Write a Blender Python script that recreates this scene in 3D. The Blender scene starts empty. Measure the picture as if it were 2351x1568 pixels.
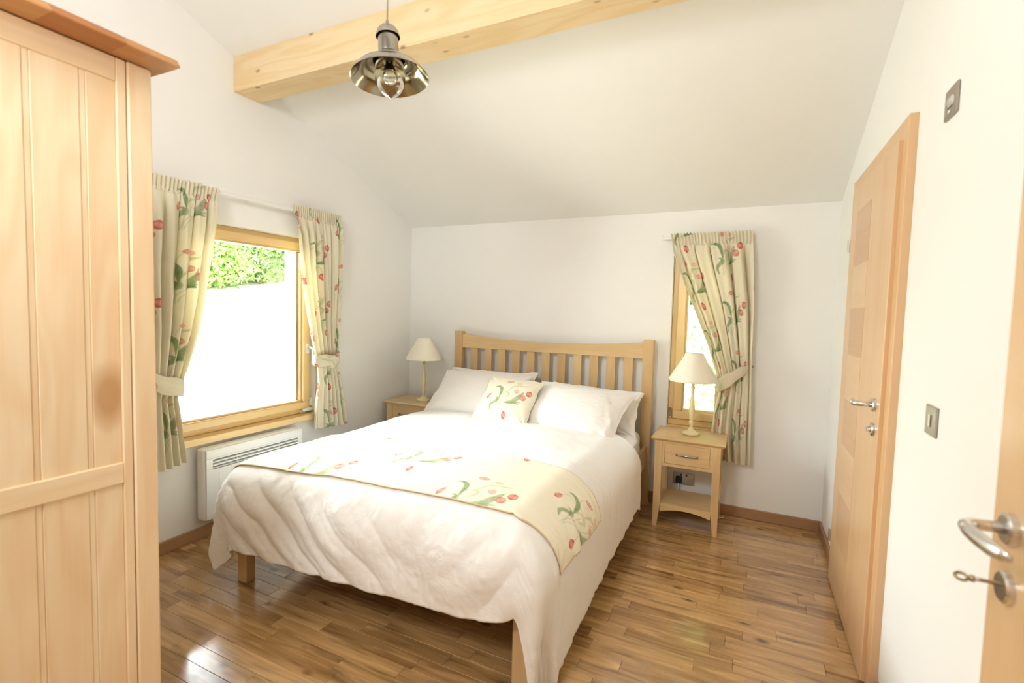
import bpy, bmesh, math, random
import numpy as np
from mathutils import Vector, Matrix

random.seed(7)
rng = np.random.RandomState(11)
SC = bpy.context.scene
COL = SC.collection
PI = math.pi

# ------------------------------------------------------------------ camera
W, H0, SL = 3.287, 2.099, 0.4185            # room width, ceiling height at back wall, ceiling slope
YF = -4.75                                  # front wall (behind the camera)
F_PX, YAW, PITCH, ROLL = 1120.96, -0.4492, 0.0597, 0.0265
cd = bpy.data.cameras.new('camera')
cam = bpy.data.objects.new('camera', cd)
COL.objects.link(cam)
cd.sensor_width = 36.0
cd.lens = F_PX / 2351 * 36.0
cd.clip_start = 0.02
cd.dof.use_dof = True
cd.dof.focus_distance = 3.3
cd.dof.aperture_fstop = 2.6
_cy, _sy, _cp, _sp = math.cos(YAW), math.sin(YAW), math.cos(PITCH), math.sin(PITCH)
fwd = Vector((_sy * _cp, _cy * _cp, -_sp)); rgt = Vector((_cy, -_sy, 0)); up = rgt.cross(fwd)
r2 = rgt * math.cos(ROLL) + up * math.sin(ROLL)
u2 = -rgt * math.sin(ROLL) + up * math.cos(ROLL)
mw = Matrix((r2, u2, -fwd)).transposed().to_4x4()
mw.translation = Vector((2.8008, -3.6444, 1.3590))
cam.matrix_world = mw
SC.camera = cam

# ------------------------------------------------------------------ world, lights, exposure
SC.view_settings.view_transform = 'Standard'
SC.view_settings.look = 'None'
SC.view_settings.gamma = 1.0
SC.view_settings.use_curve_mapping = False
SC.view_settings.exposure = 0.20
wd = bpy.data.worlds.new('sky')
SC.world = wd
wd.use_nodes = True
_n = wd.node_tree.nodes; _l = wd.node_tree.links
_bg = _n['Background']
_bg.inputs['Color'].default_value = (0.86, 0.93, 1.0, 1)
_bg.inputs['Strength'].default_value = 17.0

def light(kind, name, loc, target, energy, color, **kw):
    d = bpy.data.lights.new(name, kind)
    d.energy = energy; d.color = color
    for k, v in kw.items():
        setattr(d, k, v)
    o = bpy.data.objects.new(name, d)
    COL.objects.link(o)
    o.location = loc
    o.rotation_euler = (Vector(target) - Vector(loc)).to_track_quat('-Z', 'Y').to_euler()
    return o
light('SUN', 'sun', (3, -1, 8), (0, 0, 0), 16.0, (1.0, 0.96, 0.88), angle=0.02)
# photographer's flash: part thrown forward, most of it bounced off the sloping ceiling
light('AREA', 'flash_forward', (1.75, -4.40, 2.45), (1.1, -0.5, 1.0), 34.0, (0.955, 0.975, 1.0), shape='RECTANGLE', size=0.7, size_y=0.5)
light('AREA', 'flash_bounce', (1.9, -3.9, 1.95), (1.4, -2.4, 3.6), 9.0, (0.955, 0.975, 1.0), shape='RECTANGLE', size=1.3, size_y=1.0)
light('AREA', 'window_daylight', (-1.5, -1.55, 2.35), (1.2, -1.75, 0.3), 370.0, (0.96, 0.98, 1.0), shape='RECTANGLE', size=1.8, size_y=1.5)
try:
    SC.cycles.max_bounces = 7
    SC.cycles.diffuse_bounces = 5
    SC.cycles.glossy_bounces = 3
    SC.cycles.transmission_bounces = 5
    SC.cycles.transparent_max_bounces = 8
    SC.cycles.caustics_reflective = False
    SC.cycles.caustics_refractive = False
    SC.cycles.use_denoising = True
    SC.cycles.use_adaptive_sampling = True
    SC.cycles.adaptive_threshold = 0.03
except Exception:
    pass

# ------------------------------------------------------------------ materials
def srgb(r, g, b):
    f = lambda c: ((c / 255 + 0.055) / 1.055) ** 2.4 if c > 10 else c / 255 / 12.92
    return (f(r), f(g), f(b), 1)

def new_mat(name):
    m = bpy.data.materials.new(name); m.use_nodes = True
    nt = m.node_tree
    return m, nt.nodes, nt.links, nt.nodes['Principled BSDF']

def plain(name, col, rough=0.6, metal=0.0, bump=0.0, bscale=300.0, spec=0.5, var=0.0, coat=0.0):
    m, n, l, b = new_mat(name)
    b.inputs['Base Color'].default_value = col
    b.inputs['Roughness'].default_value = rough
    b.inputs['Metallic'].default_value = metal
    b.inputs['Specular IOR Level'].default_value = spec
    if coat:
        b.inputs['Coat Weight'].default_value = coat
    if bump or var:
        tc = n.new('ShaderNodeTexCoord'); nz = n.new('ShaderNodeTexNoise')
        nz.inputs['Scale'].default_value = bscale; nz.inputs['Detail'].default_value = 3
        l.new(tc.outputs['Object'], nz.inputs['Vector'])
        if bump:
            bp_ = n.new('ShaderNodeBump'); bp_.inputs['Strength'].default_value = bump
            bp_.inputs['Distance'].default_value = 0.002
            l.new(nz.outputs['Fac'], bp_.inputs['Height']); l.new(bp_.outputs['Normal'], b.inputs['Normal'])
        if var:
            nz2 = n.new('ShaderNodeTexNoise'); nz2.inputs['Scale'].default_value = 3
            l.new(tc.outputs['Object'], nz2.inputs['Vector'])
            mx = n.new('ShaderNodeMix'); mx.data_type = 'RGBA'
            mx.inputs['A'].default_value = col
            mx.inputs['B'].default_value = tuple(c * (1 - var) for c in col[:3]) + (1,)
            l.new(nz2.outputs['Fac'], mx.inputs['Factor']); l.new(mx.outputs['Result'], b.inputs['Base Color'])
    return m

def wood(name, c_light, c_dark, axis='X', rough=0.42, knots=0.0, kgate=0.45, kr=1.0, streak=0.0, coat=0.0, grain=1.0, figure=0.5, per_obj=0.35, knotcol=None, spec=0.45, scale=1.0):
    """Procedural timber with fibres along an object-space axis; every object gets its own offset and tone."""
    m, n, l, b = new_mat(name)
    tc = n.new('ShaderNodeTexCoord'); oi = n.new('ShaderNodeObjectInfo')
    off = n.new('ShaderNodeVectorMath'); off.operation = 'SCALE'
    off.inputs[0].default_value = (37.0, 61.0, 43.0)
    l.new(oi.outputs['Random'], off.inputs['Scale'])
    ad = n.new('ShaderNodeVectorMath'); ad.operation = 'ADD'
    l.new(tc.outputs['Object'], ad.inputs[0]); l.new(off.outputs[0], ad.inputs[1])
    def mapped(sl, sc):
        v = [sc * scale] * 3; v['XYZ'.index(axis)] = sl * scale
        mp = n.new('ShaderNodeVectorMath'); mp.operation = 'MULTIPLY'
        mp.inputs[1].default_value = v
        l.new(ad.outputs[0], mp.inputs[0]); return mp.outputs[0]
    # broad cathedral figure: distorted bands
    nf = n.new('ShaderNodeTexNoise'); nf.inputs['Scale'].default_value = 1.0; nf.inputs['Detail'].default_value = 2.0
    nf.inputs['Distortion'].default_value = 0.4
    l.new(mapped(1.3, 9.0), nf.inputs['Vector'])
    ms = n.new('ShaderNodeMath'); ms.operation = 'MULTIPLY'; ms.inputs[1].default_value = 34.0
    l.new(nf.outputs['Fac'], ms.inputs[0])
    sn = n.new('ShaderNodeMath'); sn.operation = 'SINE'; l.new(ms.outputs[0], sn.inputs[0])
    mr = n.new('ShaderNodeMapRange'); mr.inputs['From Min'].default_value = -1; mr.inputs['From Max'].default_value = 1
    l.new(sn.outputs[0], mr.inputs['Value'])
    # fine fibres
    ng = n.new('ShaderNodeTexNoise'); ng.inputs['Scale'].default_value = 1.0; ng.inputs['Detail'].default_value = 4.0
    l.new(mapped(4.0, 160.0), ng.inputs['Vector'])
    # broad tone
    nb = n.new('ShaderNodeTexNoise'); nb.inputs['Scale'].default_value = 1.0; nb.inputs['Detail'].default_value = 1.0
    l.new(mapped(0.8, 7.0), nb.inputs['Vector'])
    def mulk(sock, k):
        q = n.new('ShaderNodeMath'); q.operation = 'MULTIPLY'; q.inputs[1].default_value = k; l.new(sock, q.inputs[0]); return q.outputs[0]
    def add(a, c):
        q = n.new('ShaderNodeMath'); q.operation = 'ADD'; l.new(a, q.inputs[0]); l.new(c, q.inputs[1]); return q.outputs[0]
    s = add(add(mulk(mr.outputs[0], 0.30 * figure), mulk(ng.outputs['Fac'], 0.45 * grain)), mulk(nb.outputs['Fac'], 0.45))
    s = add(s, mulk(oi.outputs['Random'], per_obj))
    cr = n.new('ShaderNodeMapRange'); cr.inputs['From Min'].default_value = 0.30; cr.inputs['From Max'].default_value = 0.95 + per_obj * 0.6
    l.new(s, cr.inputs['Value'])
    mx = n.new('ShaderNodeMix'); mx.data_type = 'RGBA'
    mx.inputs['A'].default_value = c_light; mx.inputs['B'].default_value = c_dark
    l.new(cr.outputs[0], mx.inputs['Factor'])
    out = mx.outputs['Result']
    if streak:
        nt_ = n.new('ShaderNodeTexNoise'); nt_.inputs['Scale'].default_value = 1.0; nt_.inputs['Detail'].default_value = 5.0; nt_.inputs['Distortion'].default_value = 0.6
        l.new(mapped(2.6, 26.0), nt_.inputs['Vector'])
        for lo_, hi_, colr, k_ in ((0.54, 0.74, tuple(c * 0.42 for c in c_dark[:3]) + (1,), streak), (0.44, 0.28, tuple(min(1, c * 1.18) for c in c_light[:3]) + (1,), streak * 0.9)):
            q_ = n.new('ShaderNodeMapRange'); q_.inputs['From Min'].default_value = lo_; q_.inputs['From Max'].default_value = hi_
            q_.inputs['To Max'].default_value = k_
            l.new(nt_.outputs['Fac'], q_.inputs['Value'])
            m3 = n.new('ShaderNodeMix'); m3.data_type = 'RGBA'; m3.inputs['B'].default_value = colr
            l.new(q_.outputs[0], m3.inputs['Factor']); l.new(out, m3.inputs['A']); out = m3.outputs['Result']
    if coat:
        b.inputs['Coat Weight'].default_value = coat; b.inputs['Coat Roughness'].default_value = 0.11
    if knots:
        vo = n.new('ShaderNodeTexVoronoi'); vo.inputs['Scale'].default_value = 1.0
        l.new(mapped(knots * 0.55, knots * 1.0), vo.inputs['Vector'])
        km = n.new('ShaderNodeMapRange'); km.inputs['From Min'].default_value = 0.05; km.inputs['From Max'].default_value = 0.115 * kr
        km.inputs['To Min'].default_value = 1.0; km.inputs['To Max'].default_value = 0.0
        l.new(vo.outputs['Distance'], km.inputs['Value'])
        # only some cells carry a knot
        gt = n.new('ShaderNodeMath'); gt.operation = 'GREATER_THAN'; gt.inputs[1].default_value = kgate
        sp = n.new('ShaderNodeSeparateColor'); l.new(vo.outputs['Color'], sp.inputs[0]); l.new(sp.outputs[0], gt.inputs[0])
        km2 = n.new('ShaderNodeMath'); km2.operation = 'MULTIPLY'; l.new(km.outputs[0], km2.inputs[0]); l.new(gt.outputs[0], km2.inputs[1])
        km3 = n.new('ShaderNodeMath'); km3.operation = 'MULTIPLY'; km3.inputs[1].default_value = 0.8; l.new(km2.outputs[0], km3.inputs[0])
        m2 = n.new('ShaderNodeMix'); m2.data_type = 'RGBA'
        l.new(km3.outputs[0], m2.inputs['Factor']); l.new(out, m2.inputs['A'])
        m2.inputs['B'].default_value = knotcol or tuple(c * 0.35 for c in c_dark[:3]) + (1,)
        out = m2.outputs['Result']
    l.new(out, b.inputs['Base Color'])
    b.inputs['Roughness'].default_value = rough
    b.inputs['Specular IOR Level'].default_value = spec
    bu = n.new('ShaderNodeBump'); bu.inputs['Strength'].default_value = 0.12; bu.inputs['Distance'].default_value = 0.001
    l.new(ng.outputs['Fac'], bu.inputs['Height']); l.new(bu.outputs['Normal'], b.inputs['Normal'])
    return m

M = {}
M['wall'] = plain('white_wall_paint', (0.885, 0.875, 0.85, 1), 0.9, bump=0.05, bscale=260, spec=0.2)
M['ceil'] = plain('white_ceiling_paint', (0.885, 0.875, 0.845, 1), 0.9, bump=0.04, bscale=260, spec=0.2)
BL, BD = srgb(236, 200, 146), srgb(212, 166, 104)
for ax in 'XYZ':
    M['bed' + ax] = wood('pale_oak_' + ax.lower(), srgb(221, 192, 144), srgb(196, 159, 108), ax, 0.4, figure=0.5)
    M['tab' + ax] = wood('blond_maple_' + ax.lower(), srgb(229, 202, 154), srgb(204, 168, 116), ax, 0.38, figure=0.6)
    M['war' + ax] = wood('birch_' + ax.lower(), srgb(249, 229, 194), srgb(234, 199, 154), ax, 0.42, figure=1.0, per_obj=0.30, grain=0.7, knots=2.0, knotcol=srgb(190, 140, 90))
    M['win' + ax] = wood('varnished_spruce_' + ax.lower(), srgb(238, 210, 154), srgb(222, 184, 124), ax, 0.3, figure=0.25, per_obj=0.2)
    M['beam' + ax] = wood('pine_beam_' + ax.lower(), srgb(240, 219, 178), srgb(226, 192, 136), ax, 0.6, knots=12.0, kgate=0.2, kr=1.45, figure=0.95, per_obj=0.25, knotcol=srgb(150, 106, 84))
    M['door' + ax] = wood('beech_veneer_' + ax.lower(), srgb(224, 188, 146), srgb(206, 162, 114), ax, 0.27, figure=0.25, grain=0.6, per_obj=0.30)
M['inlay'] = wood('darker_beech_inlay', srgb(212, 172, 130), srgb(194, 148, 102), 'Y', 0.27, figure=0.3, grain=0.6, per_obj=0.3)
M['cornice'] = wood('stained_cornice', srgb(220, 172, 112), srgb(166, 104, 50), 'Y', 0.4, figure=0.4, per_obj=1.3)
M['floor'] = wood('oak_floor_stave', srgb(214, 172, 114), srgb(124, 82, 44), 'X', 0.24, knots=8, kr=1.5, streak=0.75, coat=0.8, figure=0.55, per_obj=0.38, grain=0.9, knotcol=srgb(62, 36, 20), spec=0.5)
M['skirt'] = wood('brown_oak_skirting', srgb(182, 142, 104), srgb(138, 100, 68), 'X', 0.4, figure=0.2)
M['skirtY'] = wood('brown_oak_skirting_y', srgb(182, 142, 104), srgb(138, 100, 68), 'Y', 0.4, figure=0.2)
M['subfloor'] = plain('subfloor_dark', srgb(70, 44, 26), 0.8)
M['steel'] = plain('satin_steel', (0.72, 0.71, 0.69, 1), 0.24, 1.0)
M['steel_plate'] = plain('brushed_steel_plate', (0.42, 0.38, 0.33, 1), 0.34, 1.0, bump=0.05, bscale=800)
M['chrome'] = plain('dark_chrome', (0.45, 0.42, 0.40, 1), 0.18, 1.0)
M['nickel'] = plain('antique_nickel', (0.42, 0.385, 0.33, 1), 0.20, 1.0)
M['nickel_in'] = plain('antique_brass_reflector', (0.36, 0.315, 0.215, 1), 0.14, 1.0)
M['black'] = plain('black_plastic', (0.02, 0.018, 0.016, 1), 0.5)
M['white'] = plain('white_enamel', (0.84, 0.84, 0.82, 1), 0.35)
M['whitep'] = plain('white_plastic', (0.85, 0.85, 0.83, 1), 0.4)
M['dark'] = plain('grille_shadow', (0.20, 0.21, 0.22, 1), 0.6)
M['cream'] = plain('cream_paint', srgb(238, 226, 178), 0.35, var=0.08)
M['shade'] = plain('pleated_ivory_fabric', srgb(246, 240, 222), 0.85, spec=0.1)
M['cable'] = plain('white_cable', (0.8, 0.78, 0.72, 1), 0.5)
M['brassy'] = plain('old_brass', (0.42, 0.34, 0.22, 1), 0.3, 1.0)
M['bark'] = plain('bark', srgb(150, 125, 95), 0.9)
M['plaster_out'] = plain('outer_render', (0.75, 0.73, 0.68, 1), 0.9)

def linen(name, col, wr=0.25):
    m, n, l, b = new_mat(name)
    b.inputs['Base Color'].default_value = col
    b.inputs['Roughness'].default_value = 0.9
    b.inputs['Specular IOR Level'].default_value = 0.15
    b.inputs['Sheen Weight'].default_value = 0.15
    tc = n.new('ShaderNodeTexCoord')
    a = n.new('ShaderNodeTexNoise'); a.inputs['Scale'].default_value = 38; a.inputs['Detail'].default_value = 5; a.inputs['Distortion'].default_value = 0.8
    c = n.new('ShaderNodeTexNoise'); c.inputs['Scale'].default_value = 9; c.inputs['Detail'].default_value = 4; c.inputs['Distortion'].default_value = 1.2
    l.new(tc.outputs['Object'], a.inputs['Vector']); l.new(tc.outputs['Object'], c.inputs['Vector'])
    b1 = n.new('ShaderNodeBump'); b1.inputs['Strength'].default_value = wr; b1.inputs['Distance'].default_value = 0.006
    b2 = n.new('ShaderNodeBump'); b2.inputs['Strength'].default_value = wr; b2.inputs['Distance'].default_value = 0.025
    l.new(a.outputs['Fac'], b1.inputs['Height']); l.new(c.outputs['Fac'], b2.inputs['Height'])
    l.new(b2.outputs['Normal'], b1.inputs['Normal']); l.new(b1.outputs['Normal'], b.inputs['Normal'])
    return m
M['linen'] = linen('white_cotton', (0.87, 0.845, 0.815, 1), 0.22)
M['linen2'] = linen('white_pillow_cotton', (0.86, 0.83, 0.79, 1), 0.22)

def printed(name, trans):
    """Cotton whose printed colours are stored per vertex; thin enough to glow when lit from behind."""
    m, n, l, b = new_mat(name)
    at = n.new('ShaderNodeAttribute'); at.attribute_name = 'print'
    l.new(at.outputs['Color'], b.inputs['Base Color'])
    b.inputs['Roughness'].default_value = 0.85
    b.inputs['Specular IOR Level'].default_value = 0.15
    if trans:
        tr = n.new('ShaderNodeBsdfTranslucent'); l.new(at.outputs['Color'], tr.inputs['Color'])
        ms = n.new('ShaderNodeMixShader'); ms.inputs[0].default_value = trans
        o = n['Material Output']
        l.new(b.outputs[0], ms.inputs[1]); l.new(tr.outputs[0], ms.inputs[2]); l.new(ms.outputs[0], o.inputs['Surface'])
    return m
M['print'] = printed('tulip_curtain_cotton', 0.28)
M['printsolid'] = printed('tulip_cotton', 0)

def glass_mat(name, tint=(1, 1, 1, 1)):
    m, n, l, b = new_mat(name)
    tr = n.new('ShaderNodeBsdfTransparent'); tr.inputs['Color'].default_value = tint
    gl = n.new('ShaderNodeBsdfGlossy'); gl.inputs['Roughness'].default_value = 0.02
    fr = n.new('ShaderNodeFresnel'); fr.inputs['IOR'].default_value = 1.45
    ms = n.new('ShaderNodeMixShader'); l.new(fr.outputs[0], ms.inputs[0]); l.new(tr.outputs[0], ms.inputs[1]); l.new(gl.outputs[0], ms.inputs[2])
    l.new(ms.outputs[0], n['Material Output'].inputs['Surface'])
    return m
M['pane'] = glass_mat('window_glass', (0.97, 1, 0.98, 1))
M['bulbglass'] = glass_mat('clear_lamp_glass', (0.97, 0.96, 0.93, 1))

# ------------------------------------------------------------------ mesh helpers
def tag(o, label=None, cat=None, group=None, kind=None):
    if label: o['label'] = label
    if cat: o['category'] = cat
    if group: o['group'] = group
    if kind: o['kind'] = kind
    return o

def empty(name, loc=(0, 0, 0), rz=0):
    o = bpy.data.objects.new(name, None); COL.objects.link(o)
    o.location = loc; o.rotation_euler = (0, 0, rz); o.empty_display_size = 0.1
    return o

def link(name, me, mat, parent=None, smooth=False):
    o = bpy.data.objects.new(name, me); COL.objects.link(o)
    if mat is not None:
        for k in (mat if isinstance(mat, (list, tuple)) else [mat]):
            me.materials.append(k)
    if smooth:
        me.polygons.foreach_set('use_smooth', [True] * len(me.polygons))
    o.parent = parent
    return o

class MB:
    def __init__(s): s.bm = bmesh.new()
    def box(s, lo, hi, bev=0.0, seg=1, rot=None):
        x0, y0, z0 = lo; x1, y1, z1 = hi
        t = bmesh.new()
        v = [t.verts.new(p) for p in ((x0, y0, z0), (x1, y0, z0), (x1, y1, z0), (x0, y1, z0), (x0, y0, z1), (x1, y0, z1), (x1, y1, z1), (x0, y1, z1))]
        for f in ((3, 2, 1, 0), (4, 5, 6, 7), (0, 1, 5, 4), (1, 2, 6, 5), (2, 3, 7, 6), (3, 0, 4, 7)):
            t.faces.new([v[i] for i in f])
        if bev:
            bmesh.ops.bevel(t, geom=list(t.edges), offset=bev, segments=seg, profile=0.6, affect='EDGES')
        if rot:
            bmesh.ops.transform(t, matrix=rot, verts=t.verts)
        s.merge(t); return s
    def merge(s, t):
        me = bpy.data.meshes.new('tmp'); t.to_mesh(me); t.free(); s.bm.from_mesh(me); bpy.data.meshes.remove(me)
    def prism(s, pts, ax, a0, a1, bev=0.0):
        """polygon pts (2-D in the two other axes, in order) extruded along ax from a0 to a1"""
        i = 'xyz'.index(ax); t = bmesh.new()
        def P(p, a):
            q = list(p); q.insert(i, a); return q
        A = [t.verts.new(P(p, a0)) for p in pts]; B = [t.verts.new(P(p, a1)) for p in pts]
        t.faces.new(A); t.faces.new(B[::-1])
        n = len(pts)
        for k in range(n):
            t.faces.new((A[k], B[k], B[(k + 1) % n], A[(k + 1) % n]))
        bmesh.ops.recalc_face_normals(t, faces=t.faces)
        if bev:
            bmesh.ops.bevel(t, geom=list(t.edges), offset=bev, segments=1, affect='EDGES')
        s.merge(t); return s
    def lathe(s, prof, c=(0, 0, 0), n=32, mat=None, close=False, flute=None):
        t = bmesh.new(); rings = []
        for (r, z) in prof:
            if r < 1e-6:
                rings.append([t.verts.new((0, 0, z))])
            else:
                ring = []
                for k in range(n):
                    a = 2 * PI * k / n
                    rr = r * (1 + (flute if (flute and k % 2) else 0))
                    ring.append(t.verts.new((rr * math.cos(a), rr * math.sin(a), z)))
                rings.append(ring)
        for a, b in zip(rings[:-1], rings[1:]):
            if len(a) == 1 and len(b) == 1: continue
            for k in range(n):
                k2 = (k + 1) % n
                if len(a) == 1: t.faces.new((a[0], b[k2], b[k]))
                elif len(b) == 1: t.faces.new((a[k], a[k2], b[0]))
                else: t.faces.new((a[k], a[k2], b[k2], b[k]))
        if mat is not None: bmesh.ops.transform(t, matrix=mat, verts=t.verts)
        bmesh.ops.translate(t, vec=c, verts=t.verts)
        s.merge(t); return s
    def tube(s, pts, r, n=8, cap=True):
        """r: number or list of radii, or list of (ra, rb)"""
        pts = [Vector(p) for p in pts]; t = bmesh.new(); rings = []
        m = len(pts); nrm = None
        for i, p in enumerate(pts):
            d = (pts[min(i + 1, m - 1)] - pts[max(i - 1, 0)]).normalized()
            if nrm is None:
                nrm = d.orthogonal().normalized() if abs(d.z) > 0.9 else d.cross(Vector((0, 0, 1))).normalized()
            nrm = (nrm - d * nrm.dot(d)).normalized(); bn = d.cross(nrm)
            rr = r[i] if isinstance(r, (list, tuple)) else r
            ra, rb = rr if isinstance(rr, (list, tuple)) else (rr, rr)
            rings.append([t.verts.new(p + nrm * ra * math.cos(2 * PI * k / n) + bn * rb * math.sin(2 * PI * k / n)) for k in range(n)])
        for a, b in zip(rings[:-1], rings[1:]):
            for k in range(n):
                t.faces.new((a[k], b[k], b[(k + 1) % n], a[(k + 1) % n]))
        if cap:
            t.faces.new(rings[0]); t.faces.new(rings[-1][::-1])
        bmesh.ops.recalc_face_normals(t, faces=t.faces)
        s.merge(t); return s
    def build(s, name, mat, parent=None, smooth=False, off=None):
        me = bpy.data.meshes.new(name)
        if off: bmesh.ops.translate(s.bm, vec=off, verts=s.bm.verts)
        s.bm.to_mesh(me); s.bm.free()
        o = link(name, me, mat, parent, smooth)
        if smooth == 'auto':
            pass
        return o

def smooth_auto(o, ang=35):
    me = o.data
    me.polygons.foreach_set('use_smooth', [True] * len(me.polygons))
    me.update()
    try:
        me.set_sharp_from_angle(angle=math.radians(ang))
    except Exception:
        pass
    return o

def grid_mesh(name, P, mat, parent=None, color=None, thick=0.0, closed_u=False, flip=False):
    n, m = P.shape[:2]
    idx = np.arange(n * m).reshape(n, m)
    a, b, c, d = idx[:-1, :-1], idx[1:, :-1], idx[1:, 1:], idx[:-1, 1:]
    q = np.stack([a, d, c, b] if flip else [a, b, c, d], -1).reshape(-1, 4)
    me = bpy.data.meshes.new(name)
    me.vertices.add(n * m); me.vertices.foreach_set('co', np.ascontiguousarray(P.reshape(-1), dtype=np.float32))
    me.loops.add(q.size); me.loops.foreach_set('vertex_index', q.reshape(-1).astype(np.int32))
    me.polygons.add(len(q)); me.polygons.foreach_set('loop_start', np.arange(0, q.size, 4, dtype=np.int32))
    me.update(calc_edges=True)
    me.polygons.foreach_set('use_smooth', np.ones(len(q), dtype=bool))
    if color is not None:
        ca = me.color_attributes.new('print', 'FLOAT_COLOR', 'POINT')
        cc = np.ones((n * m, 4), dtype=np.float32); cc[:, :3] = color.reshape(-1, 3)
        ca.data.foreach_set('color', cc.reshape(-1))
    me.validate()
    o = link(name, me, mat, parent)
    if thick:
        md = o.modifiers.new('thickness', 'SOLIDIFY'); md.thickness = thick; md.offset = 0
    return o

def copy_tree(o, parent=None):
    c = o.copy(); COL.objects.link(c); c.parent = parent
    for ch in list(o.children): copy_tree(ch, c)
    return c

# value noise in numpy
_T = rng.rand(256, 256)
def vn(x, y, seed=0):
    x = np.asarray(x) + seed * 17.13; y = np.asarray(y) + seed * 9.71
    xi = np.floor(x).astype(int); yi = np.floor(y).astype(int); fx = x - xi; fy = y - yi
    fx = fx * fx * (3 - 2 * fx); fy = fy * fy * (3 - 2 * fy)
    g = lambda i, j: _T[i & 255, j & 255]
    return (g(xi, yi) * (1 - fx) + g(xi + 1, yi) * fx) * (1 - fy) + (g(xi, yi + 1) * (1 - fx) + g(xi + 1, yi + 1) * fx) * fy
def fbm(x, y, seed=0, o=3):
    s = 0; a = 0.5
    for k in range(o):
        s = s + a * (vn(x * 2 ** k, y * 2 ** k, seed + k) - 0.5); a *= 0.5
    return s
def sst(x, a, b):
    t = np.clip((x - a) / (b - a), 0, 1); return t * t * (3 - 2 * t)

# ------------------------------------------------------------------ the tulip print
K = 0.00030
def mp_(x, y): return ((x - 700) * K, -(y - 800) * K)
RED, PINK, GRN, PGRN, CREAM = (0.62, 0.13, 0.10), (0.80, 0.38, 0.30), (0.22, 0.34, 0.13), (0.50, 0.56, 0.27), (0.88, 0.825, 0.655)
TUL = [(660, 320, 85, 46, 10, RED, .75), (905, 335, 68, 42, 10, PINK, .6), (930, 610, 62, 58, 0, RED, .6), (1220, 585, 68, 82, -8, RED, .95),
       (1120, 745, 72, 78, 35, RED, .85), (285, 835, 40, 80, -18, RED, .9), (820, 1275, 52, 88, 8, RED, 1.0)]
LEAF = [([(355, 555), (430, 525), (510, 560), (560, 660), (572, 860)], 38, GRN, .9),
        ([(1095, 580), (1050, 700), (960, 860), (870, 930), (740, 975)], 62, GRN, .7),
        ([(1120, 885), (1000, 905), (880, 945), (750, 972)], 30, GRN, .6),
        ([(1090, 945), (980, 935), (860, 950)], 16, GRN, .8),
        ([(470, 860), (540, 870), (510, 960), (430, 1050), (425, 1130), (455, 1210)], 34, GRN, .75),
        ([(575, 850), (560, 950), (520, 1000)], 40, GRN, .6),
        ([(1110, 395), (950, 420), (820, 460), (760, 560), (715, 680)], 26, PGRN, .55),
        ([(600, 780), (640, 700), (720, 680), (780, 735), (690, 860)], 24, PGRN, .6)]
STEM = [[(585, 370), (545, 440), (545, 560), (565, 680)], [(410, 610), (340, 680), (315, 740)], [(910, 665), (880, 770), (780, 940)],
        [(750, 1000), (795, 1080), (812, 1180)], [(572, 860), (545, 1050), (545, 1250)], [(750, 975), (640, 1000), (560, 1080), (515, 1260)],
        [(735, 985), (650, 1060), (590, 1130), (565, 1220)], [(1130, 350), (1000, 420), (920, 470), (830, 640)], [(700, 740), (660, 860), (640, 1000)], [(1190, 650), (1050, 790), (900, 900)]]
def _seg(px, py, pts, closed=False):
    """distance to polyline and normalised position on it"""
    best = np.full(px.shape, 9.0); tt = np.zeros(px.shape)
    L = [math.hypot(b[0] - a[0], b[1] - a[1]) for a, b in zip(pts[:-1], pts[1:])]; tot = sum(L); acc = 0
    for (a, b, ln) in zip(pts[:-1], pts[1:], L):
        dx, dy = b[0] - a[0], b[1] - a[1]
        t = np.clip(((px - a[0]) * dx + (py - a[1]) * dy) / (ln * ln), 0, 1)
        d = np.hypot(px - a[0] - t * dx, py - a[1] - t * dy)
        m = d < best; best = np.where(m, d, best); tt = np.where(m, (acc + t * ln) / tot, tt); acc += ln
    return best, tt
def _curve(pts):
    pts = [mp_(*p) for p in pts]; out = []
    n = len(pts)
    for i in range(n - 1):
        p0, p1, p2, p3 = pts[max(i - 1, 0)], pts[i], pts[i + 1], pts[min(i + 2, n - 1)]
        for k in range(4):
            t = k / 4
            out.append(tuple(0.5 * ((2 * p1[j]) + (-p0[j] + p2[j]) * t + (2 * p0[j] - 5 * p1[j] + 4 * p2[j] - p3[j]) * t * t + (-p0[j] + 3 * p1[j] - 3 * p2[j] + p3[j]) * t ** 3) for j in (0, 1)))
    out.append(pts[-1]); return out
STEMC = [_curve(s) for s in STEM]; LEAFC = [(_curve(p), w, c, a) for p, w, c, a in LEAF]
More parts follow.
